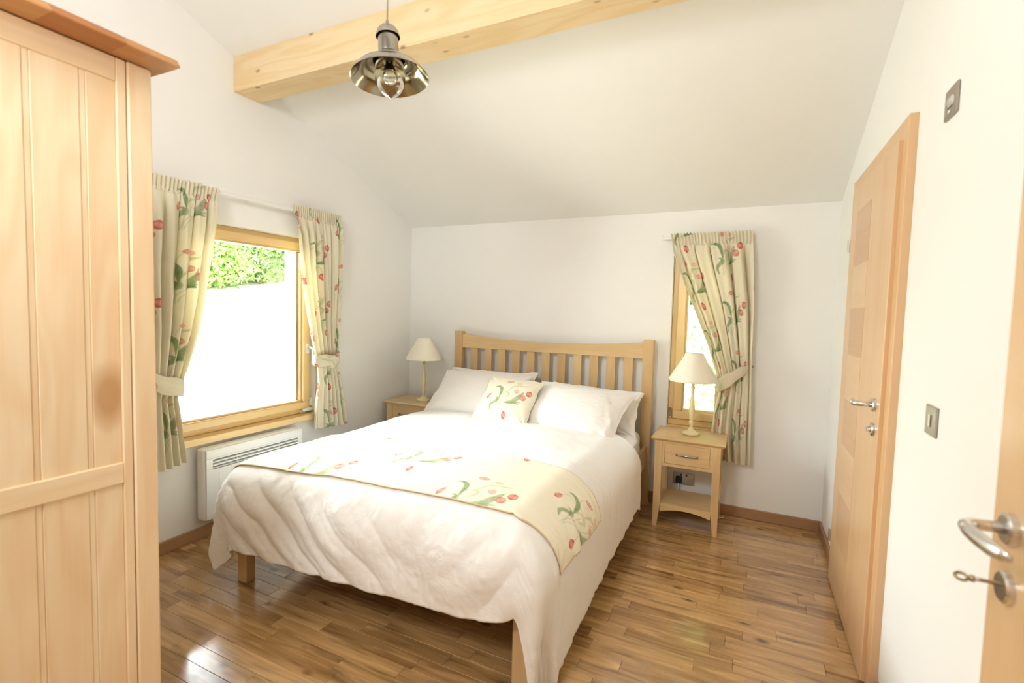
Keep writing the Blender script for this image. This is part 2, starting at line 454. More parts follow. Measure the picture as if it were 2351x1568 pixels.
def bouquet(x, y, col, fade=1.0):
    AA = 0.0012
    for s in STEMC:
        d, t = _seg(x, y, s); al = (1 - sst(d, 0.0004, 0.0026)) * 0.5 * fade
        col = col * (1 - al[..., None]) + np.array((0.38, 0.42, 0.22)) * al[..., None]
    for s, w, c, a in LEAFC:
        d, t = _seg(x, y, s); hw = w * K * np.sin(np.clip(t, 0, 1) * PI) ** 0.65 + 0.0006
        al = (1 - sst(d, hw - AA, hw + AA)) * a * fade
        vein = 0.75 + 0.45 * vn(x * 320, y * 90, 3) * (0.6 + 0.4 * np.cos(d / np.maximum(hw, 1e-4) * 2.5))
        al = np.clip(al * vein, 0, 1)
        col = col * (1 - al[..., None]) + np.array(c) * al[..., None]
    for (cx, cy, rx, ry, rot, c, a) in TUL:
        ox, oy = mp_(cx, cy); r = math.radians(rot); u = (x - ox) * math.cos(r) + (y - oy) * math.sin(r); v = -(x - ox) * math.sin(r) + (y - oy) * math.cos(r)
        e = np.hypot(u / (rx * K), v / (ry * K)); e = e + 0.10 * (vn(u * 160, v * 160, 5) - 0.5)
        al = (1 - sst(e, 0.88, 1.08)) * a * fade
        pet = 0.45 + 0.55 * sst(e, 0.35, 0.95) + 0.35 * (vn(u * 260, v * 110, 8) - 0.5) + 0.22 * np.cos(u / (rx * K) * 5.0)
        pet = np.clip(pet, 0.12, 1.0)
        cc = np.array(c) * pet[..., None] + np.array((0.90, 0.58, 0.46)) * (1 - pet[..., None])
        col = col * (1 - al[..., None]) + cc * al[..., None]
    return col
def tulips(u, v, ou=0.0, ov=0.0, px=0.43, py=0.39, drop=0.5, base=CREAM):
    u = u + ou; v = v + ov
    k = np.floor(u / px); x = u - (k + 0.5) * px
    vv = v + drop * py * (k % 2)
    j = np.floor(vv / py); y = vv - (j + 0.5) * py
    col = np.ones(u.shape + (3,)) * np.array(base)
    col = bouquet(x, y + 0.02, col)
    # a fainter sprig between the bouquets
    return col

# ================================================================== SETTING
def ceil_z(y): return H0 - SL * y
# floor: sub-floor slab plus single oak staves
fl = MB().box((-0.02, YF, -0.10), (W + 0.02, 0.02, -0.016)).build('floor', M['subfloor']); tag(fl, kind='structure')
ROWW = 0.071
staves = []
y = 0.0; r = 0
while y > YF:
    x = -random.random() * 0.4
    while x < W:
        Lx = random.choice((0.24, 0.36, 0.42, 0.48, 0.56, 0.66))
        a, b = max(x, 0.0), min(x + Lx, W)
        if b - a > 0.02:
            staves.append((a, b, max(y - ROWW, YF), y))
        x += Lx
    y -= ROWW; r += 1
camx, camy = 2.8008, -3.6444
def stave_score(s):
    mx, my = (s[0] + s[1]) / 2, (s[2] + s[3]) / 2
    d = Vector((mx, my, 0)) - mw.translation
    z = d.dot(fwd); 
    if z < 0.5: return -1
    px = 1175.5 + F_PX * d.dot(r2) / z; py = 784 - F_PX * d.dot(u2) / z
    if px < -150 or px > 2500 or py > 1720: return -1
    if mx < 0.62 and my < -2.5: return -1
    if 0.75 < mx < 2.05 and my > -1.2: return 0.001          # far under the bed
    return (s[1] - s[0]) / z ** 2
staves.sort(key=stave_score, reverse=True)
def stave_geo(bm_, s):
    x0, x1, y0, y1 = s; e = 0.0004; c = 0.0010; zt = 0.0
    x0 += e; x1 -= e; y0 += e; y1 -= e
    lo = [(x0, y0, -0.014), (x1, y0, -0.014), (x1, y1, -0.014), (x0, y1, -0.014)]
    md = [(x0, y0, zt - c), (x1, y0, zt - c), (x1, y1, zt - c), (x0, y1, zt - c)]
    tp = [(x0 + c, y0 + c, zt), (x1 - c, y0 + c, zt), (x1 - c, y1 - c, zt), (x0 + c, y1 - c, zt)]
    vs = [[bm_.verts.new(p) for p in q] for q in (lo, md, tp)]
    bm_.faces.new(vs[0][::-1]); bm_.faces.new(vs[2])
    for A, B in ((vs[0], vs[1]), (vs[1], vs[2])):
        for k in range(4): bm_.faces.new((A[k], A[(k + 1) % 4], B[(k + 1) % 4], B[k]))
for s in staves[:298]:
    bm_ = bmesh.new(); stave_geo(bm_, s); me = bpy.data.meshes.new('floor_stave'); bm_.to_mesh(me); bm_.free()
    link('floor_stave', me, M['floor'], fl)
bm_ = bmesh.new()
for s in staves[298:]: stave_geo(bm_, s)
me = bpy.data.meshes.new('far_staves'); bm_.to_mesh(me); bm_.free()
tag(link('far_staves', me, M['floor'], fl), kind='stuff')

WT = 0.25      # outer wall thickness
# window openings
WL = dict(y0=-2.10, y1=-1.10, z0=0.575, z1=1.832)
WB = dict(x0=2.303, x1=2.72, z0=0.560, z1=1.832)
def zc(y): return ceil_z(y) + 0.02
mb = MB()
mb.prism([(YF, -0.1), (WL['y0'], -0.1), (WL['y0'], zc(WL['y0'])), (YF, zc(YF))], 'x', -WT, 0)
mb.prism([(WL['y1'], -0.1), (WT, -0.1), (WT, zc(WT)), (WL['y1'], zc(WL['y1']))], 'x', -WT, 0)
mb.prism([(WL['y0'], -0.1), (WL['y1'], -0.1), (WL['y1'], WL['z0']), (WL['y0'], WL['z0'])], 'x', -WT, 0)
mb.prism([(WL['y0'], WL['z1']), (WL['y1'], WL['z1']), (WL['y1'], zc(WL['y1'])), (WL['y0'], zc(WL['y0']))], 'x', -WT, 0)
tag(mb.build('wall_left', M['wall']), kind='structure')
mb = MB()
T = zc(0) + 0.02
mb.box((0, 0, -0.1), (WB['x0'], WT, T)).box((WB['x1'], 0, -0.1), (W, WT, T))
mb.box((WB['x0'], 0, -0.1), (WB['x1'], WT, WB['z0'])).box((WB['x0'], 0, WB['z1']), (WB['x1'], WT, T))
tag(mb.build('wall_back', M['wall']), kind='structure')
mb = MB().prism([(YF, -0.1), (WT, -0.1), (WT, zc(WT)), (YF, zc(YF))], 'x', W, W + 0.12)
tag(mb.build('wall_right', M['wall']), kind='structure')
mb = MB().box((-WT, YF - 0.12, -0.1), (W + 0.12, YF, zc(YF) + 0.1))
tag(mb.build('wall_front', M['wall']), kind='structure')
ce = MB().prism([(YF - 0.12, ceil_z(YF - 0.12)), (WT, ceil_z(WT)), (WT, ceil_z(WT) + 0.25), (YF - 0.12, ceil_z(YF - 0.12) + 0.25)], 'x', -WT, W + 0.12)
tag(ce.build('ceiling', M['ceil']), kind='structure')

# purlin beam
yb, wb, zb = -1.538, 0.1686, 2.613
bm = MB().prism([(yb - wb, zb), (yb, zb), (yb, ceil_z(yb) + 0.01), (yb - wb, ceil_z(yb - wb) + 0.01)], 'x', 0.0, W, bev=0.002)
tag(bm.build('ceiling_beam', M['beamX']), 'planed pale pine beam with small knots crossing under the sloping white ceiling', kind='structure')

# skirting
def skirt(name, pts_lo, mat, holes=None):
    return tag(MB().box(*pts_lo, bev=0.003).build(name, mat), kind='structure')
skirt('baseboard_back', ((0, -0.015, 0), (W, 0, 0.07)), M['skirt'])
skirt('baseboard_left', ((0, YF, 0), (0.015, -0.016, 0.07)), M['skirtY'])
skirt('baseboard_right', ((W - 0.015, -0.55, 0), (W, -0.016, 0.07)), M['skirtY'])
for k, (ya, yb_) in enumerate(((-2.52, -1.545), (YF, -3.5))):
    skirt('baseboard_right', ((W - 0.015, ya, 0), (W, yb_, 0.07)), M['skirtY'])

# ------------------------------------------------------------------ window 1 (left wall)
def ring(a0, a1, b0, b1, w, c0, c1, axis, root, name, mats, bev=0.004, names=None, wb=None, wt=None):
    """four mitre-less members of a rectangular frame in the plane normal to axis"""
    wb = wb or w; wt = wt or w
    def bx(A0, A1, B0, B1):
        if axis == 'x': return (c0, A0, B0), (c1, A1, B1)
        return (A0, c0, B0), (A1, c1, B1)
    h = mats[0]; v = mats[1]
    MB().box(*bx(a0, a1, b0, b0 + wb), bev=bev).build(name, h, root)
    MB().box(*bx(a0, a1, b1 - wt, b1), bev=bev).build(name, h, root)
    MB().box(*bx(a0, a0 + w, b0 + wb, b1 - wt), bev=bev).build(name, v, root)
    MB().box(*bx(a1 - w, a1, b0 + wb, b1 - wt), bev=bev).build(name, v, root)

w1 = empty('window_1', (0, -1.6, 0.6)); tag(w1, kind='structure')
w1o = (0, 1.6, -0.6)
def W1(mb, name, mat): return mb.build(name, mat, w1, off=w1o)
class R1:  # ring builder with offset into the empty's frame
    pass
def ring_off(root, off, *a, **k):
    before = set(o.name for o in root.children)
    ring(*a, **k)
    for o in root.children:
        if o.name not in before:
            o.data.transform(Matrix.Translation(off))
SZ0 = 0.597
ring_off(w1, w1o, WL['y0'], WL['y1'], SZ0, WL['z1'], 0.052, -0.125, -0.050, 'x', w1, 'window_frame', (M['winY'], M['winZ']), wb=0.045, wt=0.045)
ring_off(w1, w1o, WL['y0'] + 0.022, WL['y1'] - 0.022, SZ0 + 0.032, WL['z1'] - 0.028, 0.052, -0.115, -0.028, 'x', w1, 'sash', (M['winY'], M['winZ']), bev=0.006, wb=0.050, wt=0.052)
ring_off(w1, w1o, WL['y0'] + 0.072, WL['y1'] - 0.072, SZ0 + 0.080, WL['z1'] - 0.078, 0.014, -0.108, -0.055, 'x', w1, 'glazing_bead', (M['winY'], M['winZ']), bev=0.003)
W1(MB().box((-0.092, -2.02, 0.68), (-0.088, -1.18, 1.75)), 'glass_pane', M['pane'])
W1(MB().box((-0.100, -1.196, 0.69), (-0.080, -1.186, 1.745)), 'glass_spacer', M['steel'])
W1(MB().prism([(-0.13, 0.5755), (0.0005, 0.5755), (0.0005, 0.557), (0.032, 0.557), (0.032, SZ0), (-0.13, SZ0)], 'y', -2.0995, -1.1005, bev=0.002), 'window_sill', M['winY'])
# window handle
hy, hz = -1.145, 1.06
o = W1(MB().box((-0.028, hy - 0.014, hz - 0.035), (-0.018, hy + 0.014, hz + 0.035), bev=0.004), 'window_handle', M['whitep'])
MB().tube([(-0.02, hy, hz + 0.01), (0.012, hy, hz + 0.012), (0.03, hy, hz + 0.002), (0.034, hy, hz - 0.02), (0.030, hy, hz - 0.07), (0.024, hy, hz - 0.105)],
          [0.009, 0.009, 0.010, 0.010, 0.009, 0.007], 10).build('handle_lever', M['whitep'], o, smooth=True, off=w1o)
W1(MB().box((-0.03, -1.190, 0.612), (-0.012, -1.105, 0.634), bev=0.004).tube([(-0.02, -1.195, 0.622), (-0.02, -1.21, 0.616), (-0.02, -1.20, 0.606), (-0.02, -1.17, 0.604)], 0.003, 6), 'hinge_cover', M['whitep'])
W1(MB().box((-0.045, -1.122, 0.645), (-0.022, -1.102, 0.705), bev=0.003), 'hinge_cover', M['whitep'])
# outer timber lining of the opening
W1(MB().box((-WT - 0.02, -1.135, 0.58), (-0.126, -1.101, 1.80), bev=0.002), 'outer_jamb_board', M['beamZ'])
W1(MB().box((-WT - 0.02, -2.099, 0.58), (-0.126, -2.065, 1.80), bev=0.002), 'outer_jamb_board', M['beamZ'])
W1(MB().box((-WT - 0.02, -2.099, 1.80), (-0.126, -1.101, 1.831), bev=0.002), 'outer_head_board', M['beamY'])
W1(MB().box((-WT - 0.05, -2.099, 0.545), (-0.126, -1.101, 0.578), bev=0.002), 'outer_sill', M['beamY'])

# window 2 (back wall)
w2 = empty('window_2', (2.51, 0, 0.6)); tag(w2, kind='structure'); w2o = (-2.51, 0, -0.6)
ring_off(w2, w2o, WB['x0'], WB['x1'], 0.575, WB['z1'], 0.045, 0.050, 0.125, 'y', w2, 'window_frame', (M['winX'], M['winZ']))
ring_off(w2, w2o, WB['x0'] + 0.035, WB['x1'] - 0.035, 0.622, WB['z1'] - 0.035, 0.060, 0.030, 0.115, 'y', w2, 'sash', (M['winX'], M['winZ']), bev=0.006)
ring_off(w2, w2o, WB['x0'] + 0.093, WB['x1'] - 0.093, 0.680, WB['z1'] - 0.093, 0.014, 0.055, 0.108, 'y', w2, 'glazing_bead', (M['winX'], M['winZ']), bev=0.003)
MB().box((2.39, 0.088, 0.68), (2.64, 0.092, 1.745)).build('glass_pane', M['pane'], w2, off=w2o)
MB().box((WB['x0'], -0.004, 0.561), (WB['x1'], 0.13, 0.5745), bev=0.002).build('window_sill', M['winX'], w2, off=w2o)
MB().tube([(2.322, 0.026, 0.64), (2.322, 0.026, 0.70)], 0.007, 10).box((2.316, 0.020, 0.630), (2.330, 0.034, 0.640), bev=0.002).build('hinge', M['chrome'], w2, off=w2o)

# ------------------------------------------------------------------ door 1 (right wall)
d1 = empty('door_1', (W, -1.05, 0)); tag(d1, kind='structure'); d1o = (-W, 1.05, 0)
def D1(mb, name, mat, parent=None, smooth=False): return mb.build(name, mat, parent or d1, smooth=smooth, off=d1o)
fy0, fy1, fz = -1.529, -0.560, 2.0714
D1(MB().box((W - 0.0265, fy0, 0), (W + 0.001, fy0 + 0.075, fz), bev=0.002), 'door_frame', M['doorZ'])
D1(MB().box((W - 0.0265, fy1 - 0.075, 0), (W + 0.001, fy1, fz), bev=0.002), 'door_frame', M['doorZ'])
D1(MB().box((W - 0.0265, fy0 + 0.075, fz - 0.075), (W + 0.001, fy1 - 0.075, fz), bev=0.002), 'door_frame', M['doorY'])
ly0, ly1, lx = -1.473, -0.6514, W - 0.0414
leaf = D1(MB().box((lx, ly0, 0.008), (W - 0.022, ly1, 2.0), bev=0.002), 'door_leaf', M['doorZ'])
# veneer inlay column
c0, c1 = ly1 - 0.17, ly1 - 0.52
z = 1.93; k = 0
for (za, zb_, sw) in ((1.58, 1.86, 0), (1.30, 1.58, 1), (1.06, 1.30, 0), (0.80, 1.06, 1), (0.52, 0.80, 0), (0.26, 0.52, 1)):
    pass
zs = [1.88, 1.62, 1.42, 1.20, 0.98, 0.76, 0.52, 0.28, 0.08]
for k in range(len(zs) - 1):
    o = D1(MB().box((lx - 0.0008, ly1 - 0.45, zs[k + 1] + 0.0006), (lx + 0.001, ly1 - 0.14, zs[k] - 0.0006)), 'veneer_panel', M['inlay'] if k % 2 == 0 else M['doorY'], leaf)
def lever(root, builder, x, y, z, sgn, fx=-1):
    """rose, neck and lever; the lever points towards sgn*Y, the neck stands off towards -X"""
    o = builder(MB().lathe([(0.0, 0.012), (0.021, 0.012), (0.025, 0.009), (0.026, 0.0), (0.0, 0.0)], (x, y, z), 28, Matrix.Rotation(-PI / 2, 4, 'Y')), 'door_handle', M['steel'])
    smooth_auto(o)
    pts = [(x - 0.008, y, z), (x - 0.035, y, z), (x - 0.052, y + sgn * 0.004, z), (x - 0.062, y + sgn * 0.016, z), (x - 0.064, y + sgn * 0.035, z - 0.001), (x - 0.062, y + sgn * 0.06, z - 0.002),
           (x - 0.058, y + sgn * 0.09, z - 0.003), (x - 0.052, y + sgn * 0.112, z - 0.003), (x - 0.047, y + sgn * 0.124, z - 0.003)]
    l = builder(MB().tube(pts, [0.009, 0.009, 0.0095, (0.0095, 0.0100), (0.009, 0.0115), (0.0078, 0.0130), (0.007, 0.0125), (0.006, 0.010), (0.003, 0.005)], 16), 'lever', M['steel'], o, True)
    return o
lever(d1, D1, lx, ly0 + 0.065, 1.047, +1)
o = D1(MB().lathe([(0.0, 0.010), (0.010, 0.010), (0.0105, 0.022), (0.0, 0.023)], (lx, ly0 + 0.065, 0.954), 20, Matrix.Rotation(-PI / 2, 4, 'Y')).lathe([(0.009, 0.010), (0.022, 0.010), (0.025, 0.007), (0.026, 0.0), (0.0, 0.0)], (lx, ly0 + 0.065, 0.954), 28, Matrix.Rotation(-PI / 2, 4, 'Y')), 'lock_rose', M['steel']); smooth_auto(o)
for hz in (1.74, 0.235):
    D1(MB().tube([(lx - 0.004, ly1 + 0.006, hz - 0.032), (lx - 0.004, ly1 + 0.006, hz + 0.032)], 0.0065, 10), 'door_hinge', M['steel'])

# door 2: leaf standing open along the right wall near the camera
DX, DY = 3.190, -2.560
d2 = empty('door_2', (DX, DY - 0.41, 0)); tag(d2, kind='structure'); d2o = (-DX, -DY + 0.41, 0)
def D2(mb, name, mat, parent=None, smooth=False): return mb.build(name, mat, parent or d2, smooth=smooth, off=d2o)
leaf2 = D2(MB().box((DX, DY - 0.82, 0.008), (DX + 0.040, DY, 2.0), bev=0.002), 'door_leaf', M['doorZ'])
lever(d2, D2, DX, DY - 0.068, 1.040, -1)
o = D2(MB().lathe([(0.0, 0.010), (0.022, 0.010), (0.025, 0.007), (0.026, 0.0), (0.0, 0.0)], (DX, DY - 0.068, 0.946), 28, Matrix.Rotation(-PI / 2, 4, 'Y')), 'lock_rose', M['steel']); smooth_auto(o)
for hz in (0.235, 1.0, 1.74):
    D2(MB().tube([(DX + 0.045, DY - 0.826, hz - 0.032), (DX + 0.045, DY - 0.826, hz + 0.032)], 0.0065, 10).box((DX + 0.042, DY - 0.835, hz - 0.03), (W + 0.001, DY - 0.823, hz + 0.03)), 'door_hinge', M['steel'])
ky, kz = DY - 0.068, 0.950
kb = MB().tube([(DX - 0.008, ky, kz), (DX - 0.048, ky, kz)], 0.0030, 10)
kb.lathe([(0.003, 0), (0.0055, 0.001), (0.0055, 0.006), (0.003, 0.007)], (DX - 0.040, ky, kz), 12, Matrix.Rotation(-PI / 2, 4, 'Y'))
bow = [(DX - 0.057 - 0.008 * math.cos(a), ky + 0.006 * math.sin(a), kz + 0.0035 * math.sin(a)) for a in np.linspace(0, 2 * PI, 20)]
kb.tube(bow, 0.0024, 8, cap=False)
o = kb.build('key', M['brassy'], smooth=True); tag(o, 'small key left in the lock of the nearest door on the right', 'key')

# ================================================================== THINGS
# ------------------------------------------------------------------ bed
bed = empty('bed', (1.385, -1.1, 0)); bo = (-1.385, 1.1, 0)
tag(bed, 'pale wooden double bed with slatted curved headboard and square legs', 'bed')
def B(mb, name, mat, smooth=False): return mb.build(name, mat, bed, smooth=smooth, off=bo)
PX0, PX1 = (0.560, 0.632), (2.139, 2.211)
for (a, b) in (PX0, PX1):
    B(MB().box((a, -0.122, 0), (b, -0.065, 1.190), bev=0.003), 'headboard_post', M['bedZ'])
xs = np.linspace(PX0[1] - 0.005, PX1[0] + 0.005, 33)
top = [(x, 1.128 + 0.041 * ((x - 1.386) / 0.753) ** 2) for x in xs]
B(MB().prism([(xs[0], 1.052), (xs[-1], 1.052)] + top[::-1], 'y', -0.108, -0.080, bev=0.0015), 'top_rail', M['bedX'])
B(MB().box((PX0[1] - 0.005, -0.108, 0.36), (PX1[0] + 0.005, -0.080, 0.46), bev=0.002), 'lower_rail', M['bedX'])
for k in range(11):
    a = 0.711 + 0.1290 * k
    B(MB().box((a, -0.102, 0.455), (a + 0.066, -0.086, 1.056), bev=0.0015), 'slat', M['bedZ'])
for a, b in ((0.575, 0.603), (2.165, 2.193)):
    B(MB().box((a, -2.08, 0.285), (b, -0.12, 0.43), bev=0.003), 'side_rail', M['bedY'])
B(MB().box((0.60, -2.108, 0.285), (2.155, -2.080, 0.43), bev=0.003), 'foot_rail', M['bedX'])
for a, b in ((0.593, 0.655), (2.095, 2.157)):
    B(MB().box((a, -2.114, 0), (b, -2.064, 0.43), bev=0.003), 'leg', M['bedZ'])
B(MB().box((1.36, -2.08, 0.29), (1.40, -0.12, 0.33), bev=0.002), 'centre_rail', M['bedY'])
for k in range(12):
    yy = -0.2 - k * 0.16
    B(MB().box((0.604, yy - 0.04, 0.332), (2.164, yy + 0.03, 0.35), bev=0.001), 'base_slat', M['bedX'])

# mattress with its fitted sheet
def superbox(lo, hi, n=44, m=44, p=0.35, name='x', mat=None, noise=0.0, seed=1, parent=None):
    c = [(a + b) / 2 for a, b in zip(lo, hi)]; h = [(b - a) / 2 for a, b in zip(lo, hi)]
    th = np.linspace(0, 2 * PI, n + 1)[None, :]; ph = np.linspace(-PI / 2, PI / 2, m + 1)[:, None]
    sg = lambda v, e: np.sign(v) * np.abs(v) ** e
    X = sg(np.cos(ph), p) * sg(np.cos(th), p * 0.4); Y = sg(np.cos(ph), p) * sg(np.sin(th), p * 0.4); Z = sg(np.sin(ph), p) * np.ones_like(th)
    P = np.stack([c[0] + h[0] * X, c[1] + h[1] * Y, c[2] + h[2] * Z], -1)
    if noise:
        P += noise * np.stack([fbm(P[..., 1] * 9, P[..., 2] * 14, seed), fbm(P[..., 0] * 9, P[..., 2] * 14, seed + 5), fbm(P[..., 0] * 7, P[..., 1] * 7, seed + 9)], -1)
    return grid_mesh(name, P, mat, parent, flip=True)
o = superbox((0.606, -2.075, 0.351), (2.178, -0.128, 0.560), 160, 60, 0.30, 'mattress', M['linen2'], noise=0.03)
tag(o, 'thick white mattress in a fitted sheet lying on the wooden bed', 'mattress')

# duvet -------------------------------------------------------------
RD = 0.20; ZT = 0.602
xi0, xi1, yi0 = 0.500 + RD, 2.225 - RD, -2.195 + RD
QL = PI / 2 * RD
def foot_len(a): return QL + (ZT - RD) - np.interp(a, [0.5, 0.75, 1.02, 1.26, 1.47, 1.82, 2.1, 2.2], [.205, .222, .228, .232, .245, .262, .285, .275])
def right_len(b): return QL + (ZT - RD) - np.interp(-b, [0.3, 0.55, 1.15, 1.6, 1.85, 2.07], [.165, .15, .135, .095, .06, .04])
def left_len(b): return QL + (ZT - RD) - np.interp(-b, [0.3, 1.2, 1.95], [.16, .20, .33])
def duvet_S(ox_l, a, b, off=0.0, cloth=True):
    """a,b: flattened cloth coordinates -> world positions on the draped duvet"""
    cxx = np.clip(a, xi0, xi1); cyy = np.maximum(b, yi0)
    ox, oy = a - cxx, b - cyy
    d = np.hypot(ox, oy); dd = np.maximum(d, 1e-9); nx, ny = ox / dd, oy / dd
    corner = (np.abs(ox) > 1e-6) & (oy < -1e-6)
    ang = np.arctan2(-oy, np.abs(ox))                    # 0 = side, pi/2 = foot
    cw = np.where(corner, np.sin(2 * ang), 0.0)
    pn = (np.abs(nx) ** 5 + np.abs(ny) ** 5) ** 0.2; sq = np.where(d > 1e-6, 1 / np.maximum(pn, 1e-6), 1.0)   # squarer corners in plan
    rgt_ = np.where(nx > 0, 1.0, 0.35)
    wdr = 1 - sst(ang, 0.72, 1.08)                       # right corner: the foot hem stays level, then drops sharply
    rc = corner & (ox > 0)
    d = np.where(rc, d * (np.sin(np.maximum(ang, 1e-3)) * (1 - wdr) + wdr * (1 + 0.34 * cw ** 2)), d * (1 + 0.10 * cw ** 2))
    th = np.minimum(d / (RD * sq), PI / 2); hang = np.maximum(d - QL * sq, 0)
    out = RD * np.sin(th) * sq + hang * (0.02 - 0.08 * cw + 0.22 * np.clip(-nx, 0, 1) ** 2)
    z = ZT - RD * (1 - np.cos(th)) - hang
    sx = np.sin(th)
    N = np.stack([nx * sx, ny * sx, np.cos(th)], -1)
    # puffiness on top
    u = (a - xi0) / (xi1 - xi0); t = np.clip(-b / 2.1, 0, 1)
    puff = 0.042 * sst(1 - np.abs((a - (xi0 + xi1) / 2) / ((xi1 - xi0) / 2 + 0.20)), 0.0, 0.55) * sst(-b, 0.35, 0.9) * (1 - sst(-b, 1.75, 2.25))
    puff = puff + 0.016 * fbm(a * 3.2, b * 3.2, 2, 2) * 2
    puff = puff - 0.012 * np.exp(-((a - 1.45 - 0.25 * np.sin(b * 2.5)) / 0.10) ** 2) * np.exp(-((b + 1.05) / 0.35) ** 2)
    disp = puff * np.cos(th)
    wf = sst(d, 0.05, 0.30)
    foot = np.clip(ny * -1, 0, 1) ** 2
    # sweeping diagonal folds of the foot side, from upper left to lower right
    D = np.maximum(-oy, 0)
    ph = (a - 1.55 * D ** 1.3 + 0.16 * fbm(a * 3.2, D * 3.5, 4))
    q1 = np.abs(np.sin(PI * ph / 0.21 + 2.2 * fbm(a * 3.0, D * 2.0, 12)))
    q2 = np.abs(np.sin(PI * ph / 0.093 + 3.0 * fbm(a * 3.5 + 4, D * 2.5, 14)))
    m1 = 0.45 + 1.3 * vn(a * 4.1, D * 2.0, 17); m2 = sst(vn(a * 5.0 + 3 * D, D * 3.0, 19), 0.35, 0.75)
    msk = sst(a, 0.50, 0.66) * (1 - sst(a, 1.30, 1.75))
    fold = ((q1 ** 0.7 - 0.6) * 0.026 * m1 + (q2 - 0.6) * 0.005 * m2) * msk
    # opposite sweeping folds near the right corner and broad billows in the middle
    ph2 = (a + 0.95 * D + 0.10 * fbm(a * 4, D * 4, 23))
    fold += (np.abs(np.sin(PI * ph2 / 0.25 + 0.8 + 1.6 * fbm(a * 4, D * 4, 21))) - 0.55) * 0.013 * sst(a, 1.75, 2.05) * (0.4 + 1.2 * vn(a * 5, D * 4, 25))
    fold += 0.028 * fbm(a * 2.6 - D * 2.5, D * 3.0, 31)
    disp = disp + fold * wf * foot
    # broad scalloped swags just above the foot edge
    disp = disp + 0.016 * wf * foot * np.sin(2 * PI * a / 0.62 + 0.6) * (1 - sst(d, 0.30, 0.45))
    # right and left sides: fine vertical creases
    side = np.clip(np.abs(nx), 0, 1) ** 2
    disp = disp + side * wf * (0.012 * fbm(b * 17 + a * 2, d * 2.4, 41) * 2 + 0.004 * (np.abs(np.sin(b * 29 + 9 * fbm(b * 3, d * 3, 7))) - 0.5) * sst(d, 0.2, 0.5))
    # corner folds
    disp = disp + cw * sst(hang, 0.02, 0.30) * (0.036 * np.sin(ang * 9.0 + 0.6) - 0.012)
    # small crumples everywhere
    disp = disp + 0.0060 * fbm(a * 15 + b * 3, b * 15 - a * 2, 51, 3) + 0.003 * np.abs(fbm(a * 30, b * 24, 61, 2)) * 4 * wf
    X = cxx + nx * out; Y = cyy + ny * out
    P = np.stack([X, Y, z], -1) + N * (disp + off)[..., None]
    P[..., 2] = np.maximum(P[..., 2], 0.007 + 0.5 * np.maximum(off, 0))
    return P
NA, NB = 330, 290
sa = np.linspace(0, 1, NA)[:, None]; sb = np.linspace(0, 1, NB)[None, :]
HB = -0.50
bb = HB + (yi0 - HB) * np.minimum(sb / 0.78, 1) + 0 * sa
aa = xi0 + (xi1 - xi0) * np.clip((sa - 0.15) / 0.70, 0, 1) + 0 * sb
lr = np.clip((sa - 0.85) / 0.15, 0, 1); ll = np.clip((0.15 - sa) / 0.15, 0, 1); lf = np.clip((sb - 0.78) / 0.22, 0, 1)
aa = aa + lr * right_len(bb) - ll * left_len(bb)
bb = bb - lf * (foot_len(np.clip(aa, 0.5, 2.2)) + 0.010 * fbm(aa * 9, aa * 0, 71))
P = duvet_S(None, aa, bb)
# turn the head edge down towards the mattress
hd = (1 - sst(-bb, 0.50, 0.62))
P[..., 2] -= hd * 0.035
o = grid_mesh('duvet', P, M['linen'], flip=True, thick=0.010)
tag(o, 'rumpled white duvet draped over the bed, its near right corner reaching the floor', 'duvet')

# runner --------------------------------------------------------------
NU, NV = 620, 200
su = np.linspace(0, 1, NU)[:, None]; sv = np.linspace(0, 1, NV)[None, :]
a0, a1 = xi0 - 0.26, xi1 + 0.30
ra = a0 + (a1 - a0) * su + 0 * sv
bf = -2.105 + 0.085 * su; bk = -1.60 + 0.115 * su
rb = bf + (bk - bf) * sv
# the foot edge of the runner follows the duvet's shoulder
P = duvet_S(None, ra, rb, off=0.011)
edge = np.minimum(np.minimum(sv, 1 - sv) * NV, np.minimum(su, 1 - su) * NU)
col = tulips(ra, rb - bf, 0.36, 0.0, px=0.40, py=0.62, drop=0.40)
col = np.where((edge < 2)[..., None], np.array((0.72, 0.55, 0.33)), col)
o = grid_mesh('bed_runner', P, M['printsolid'], color=col, thick=0.005)
tag(o, 'cream bed runner printed with red tulips laid across the white duvet', 'bed runner')

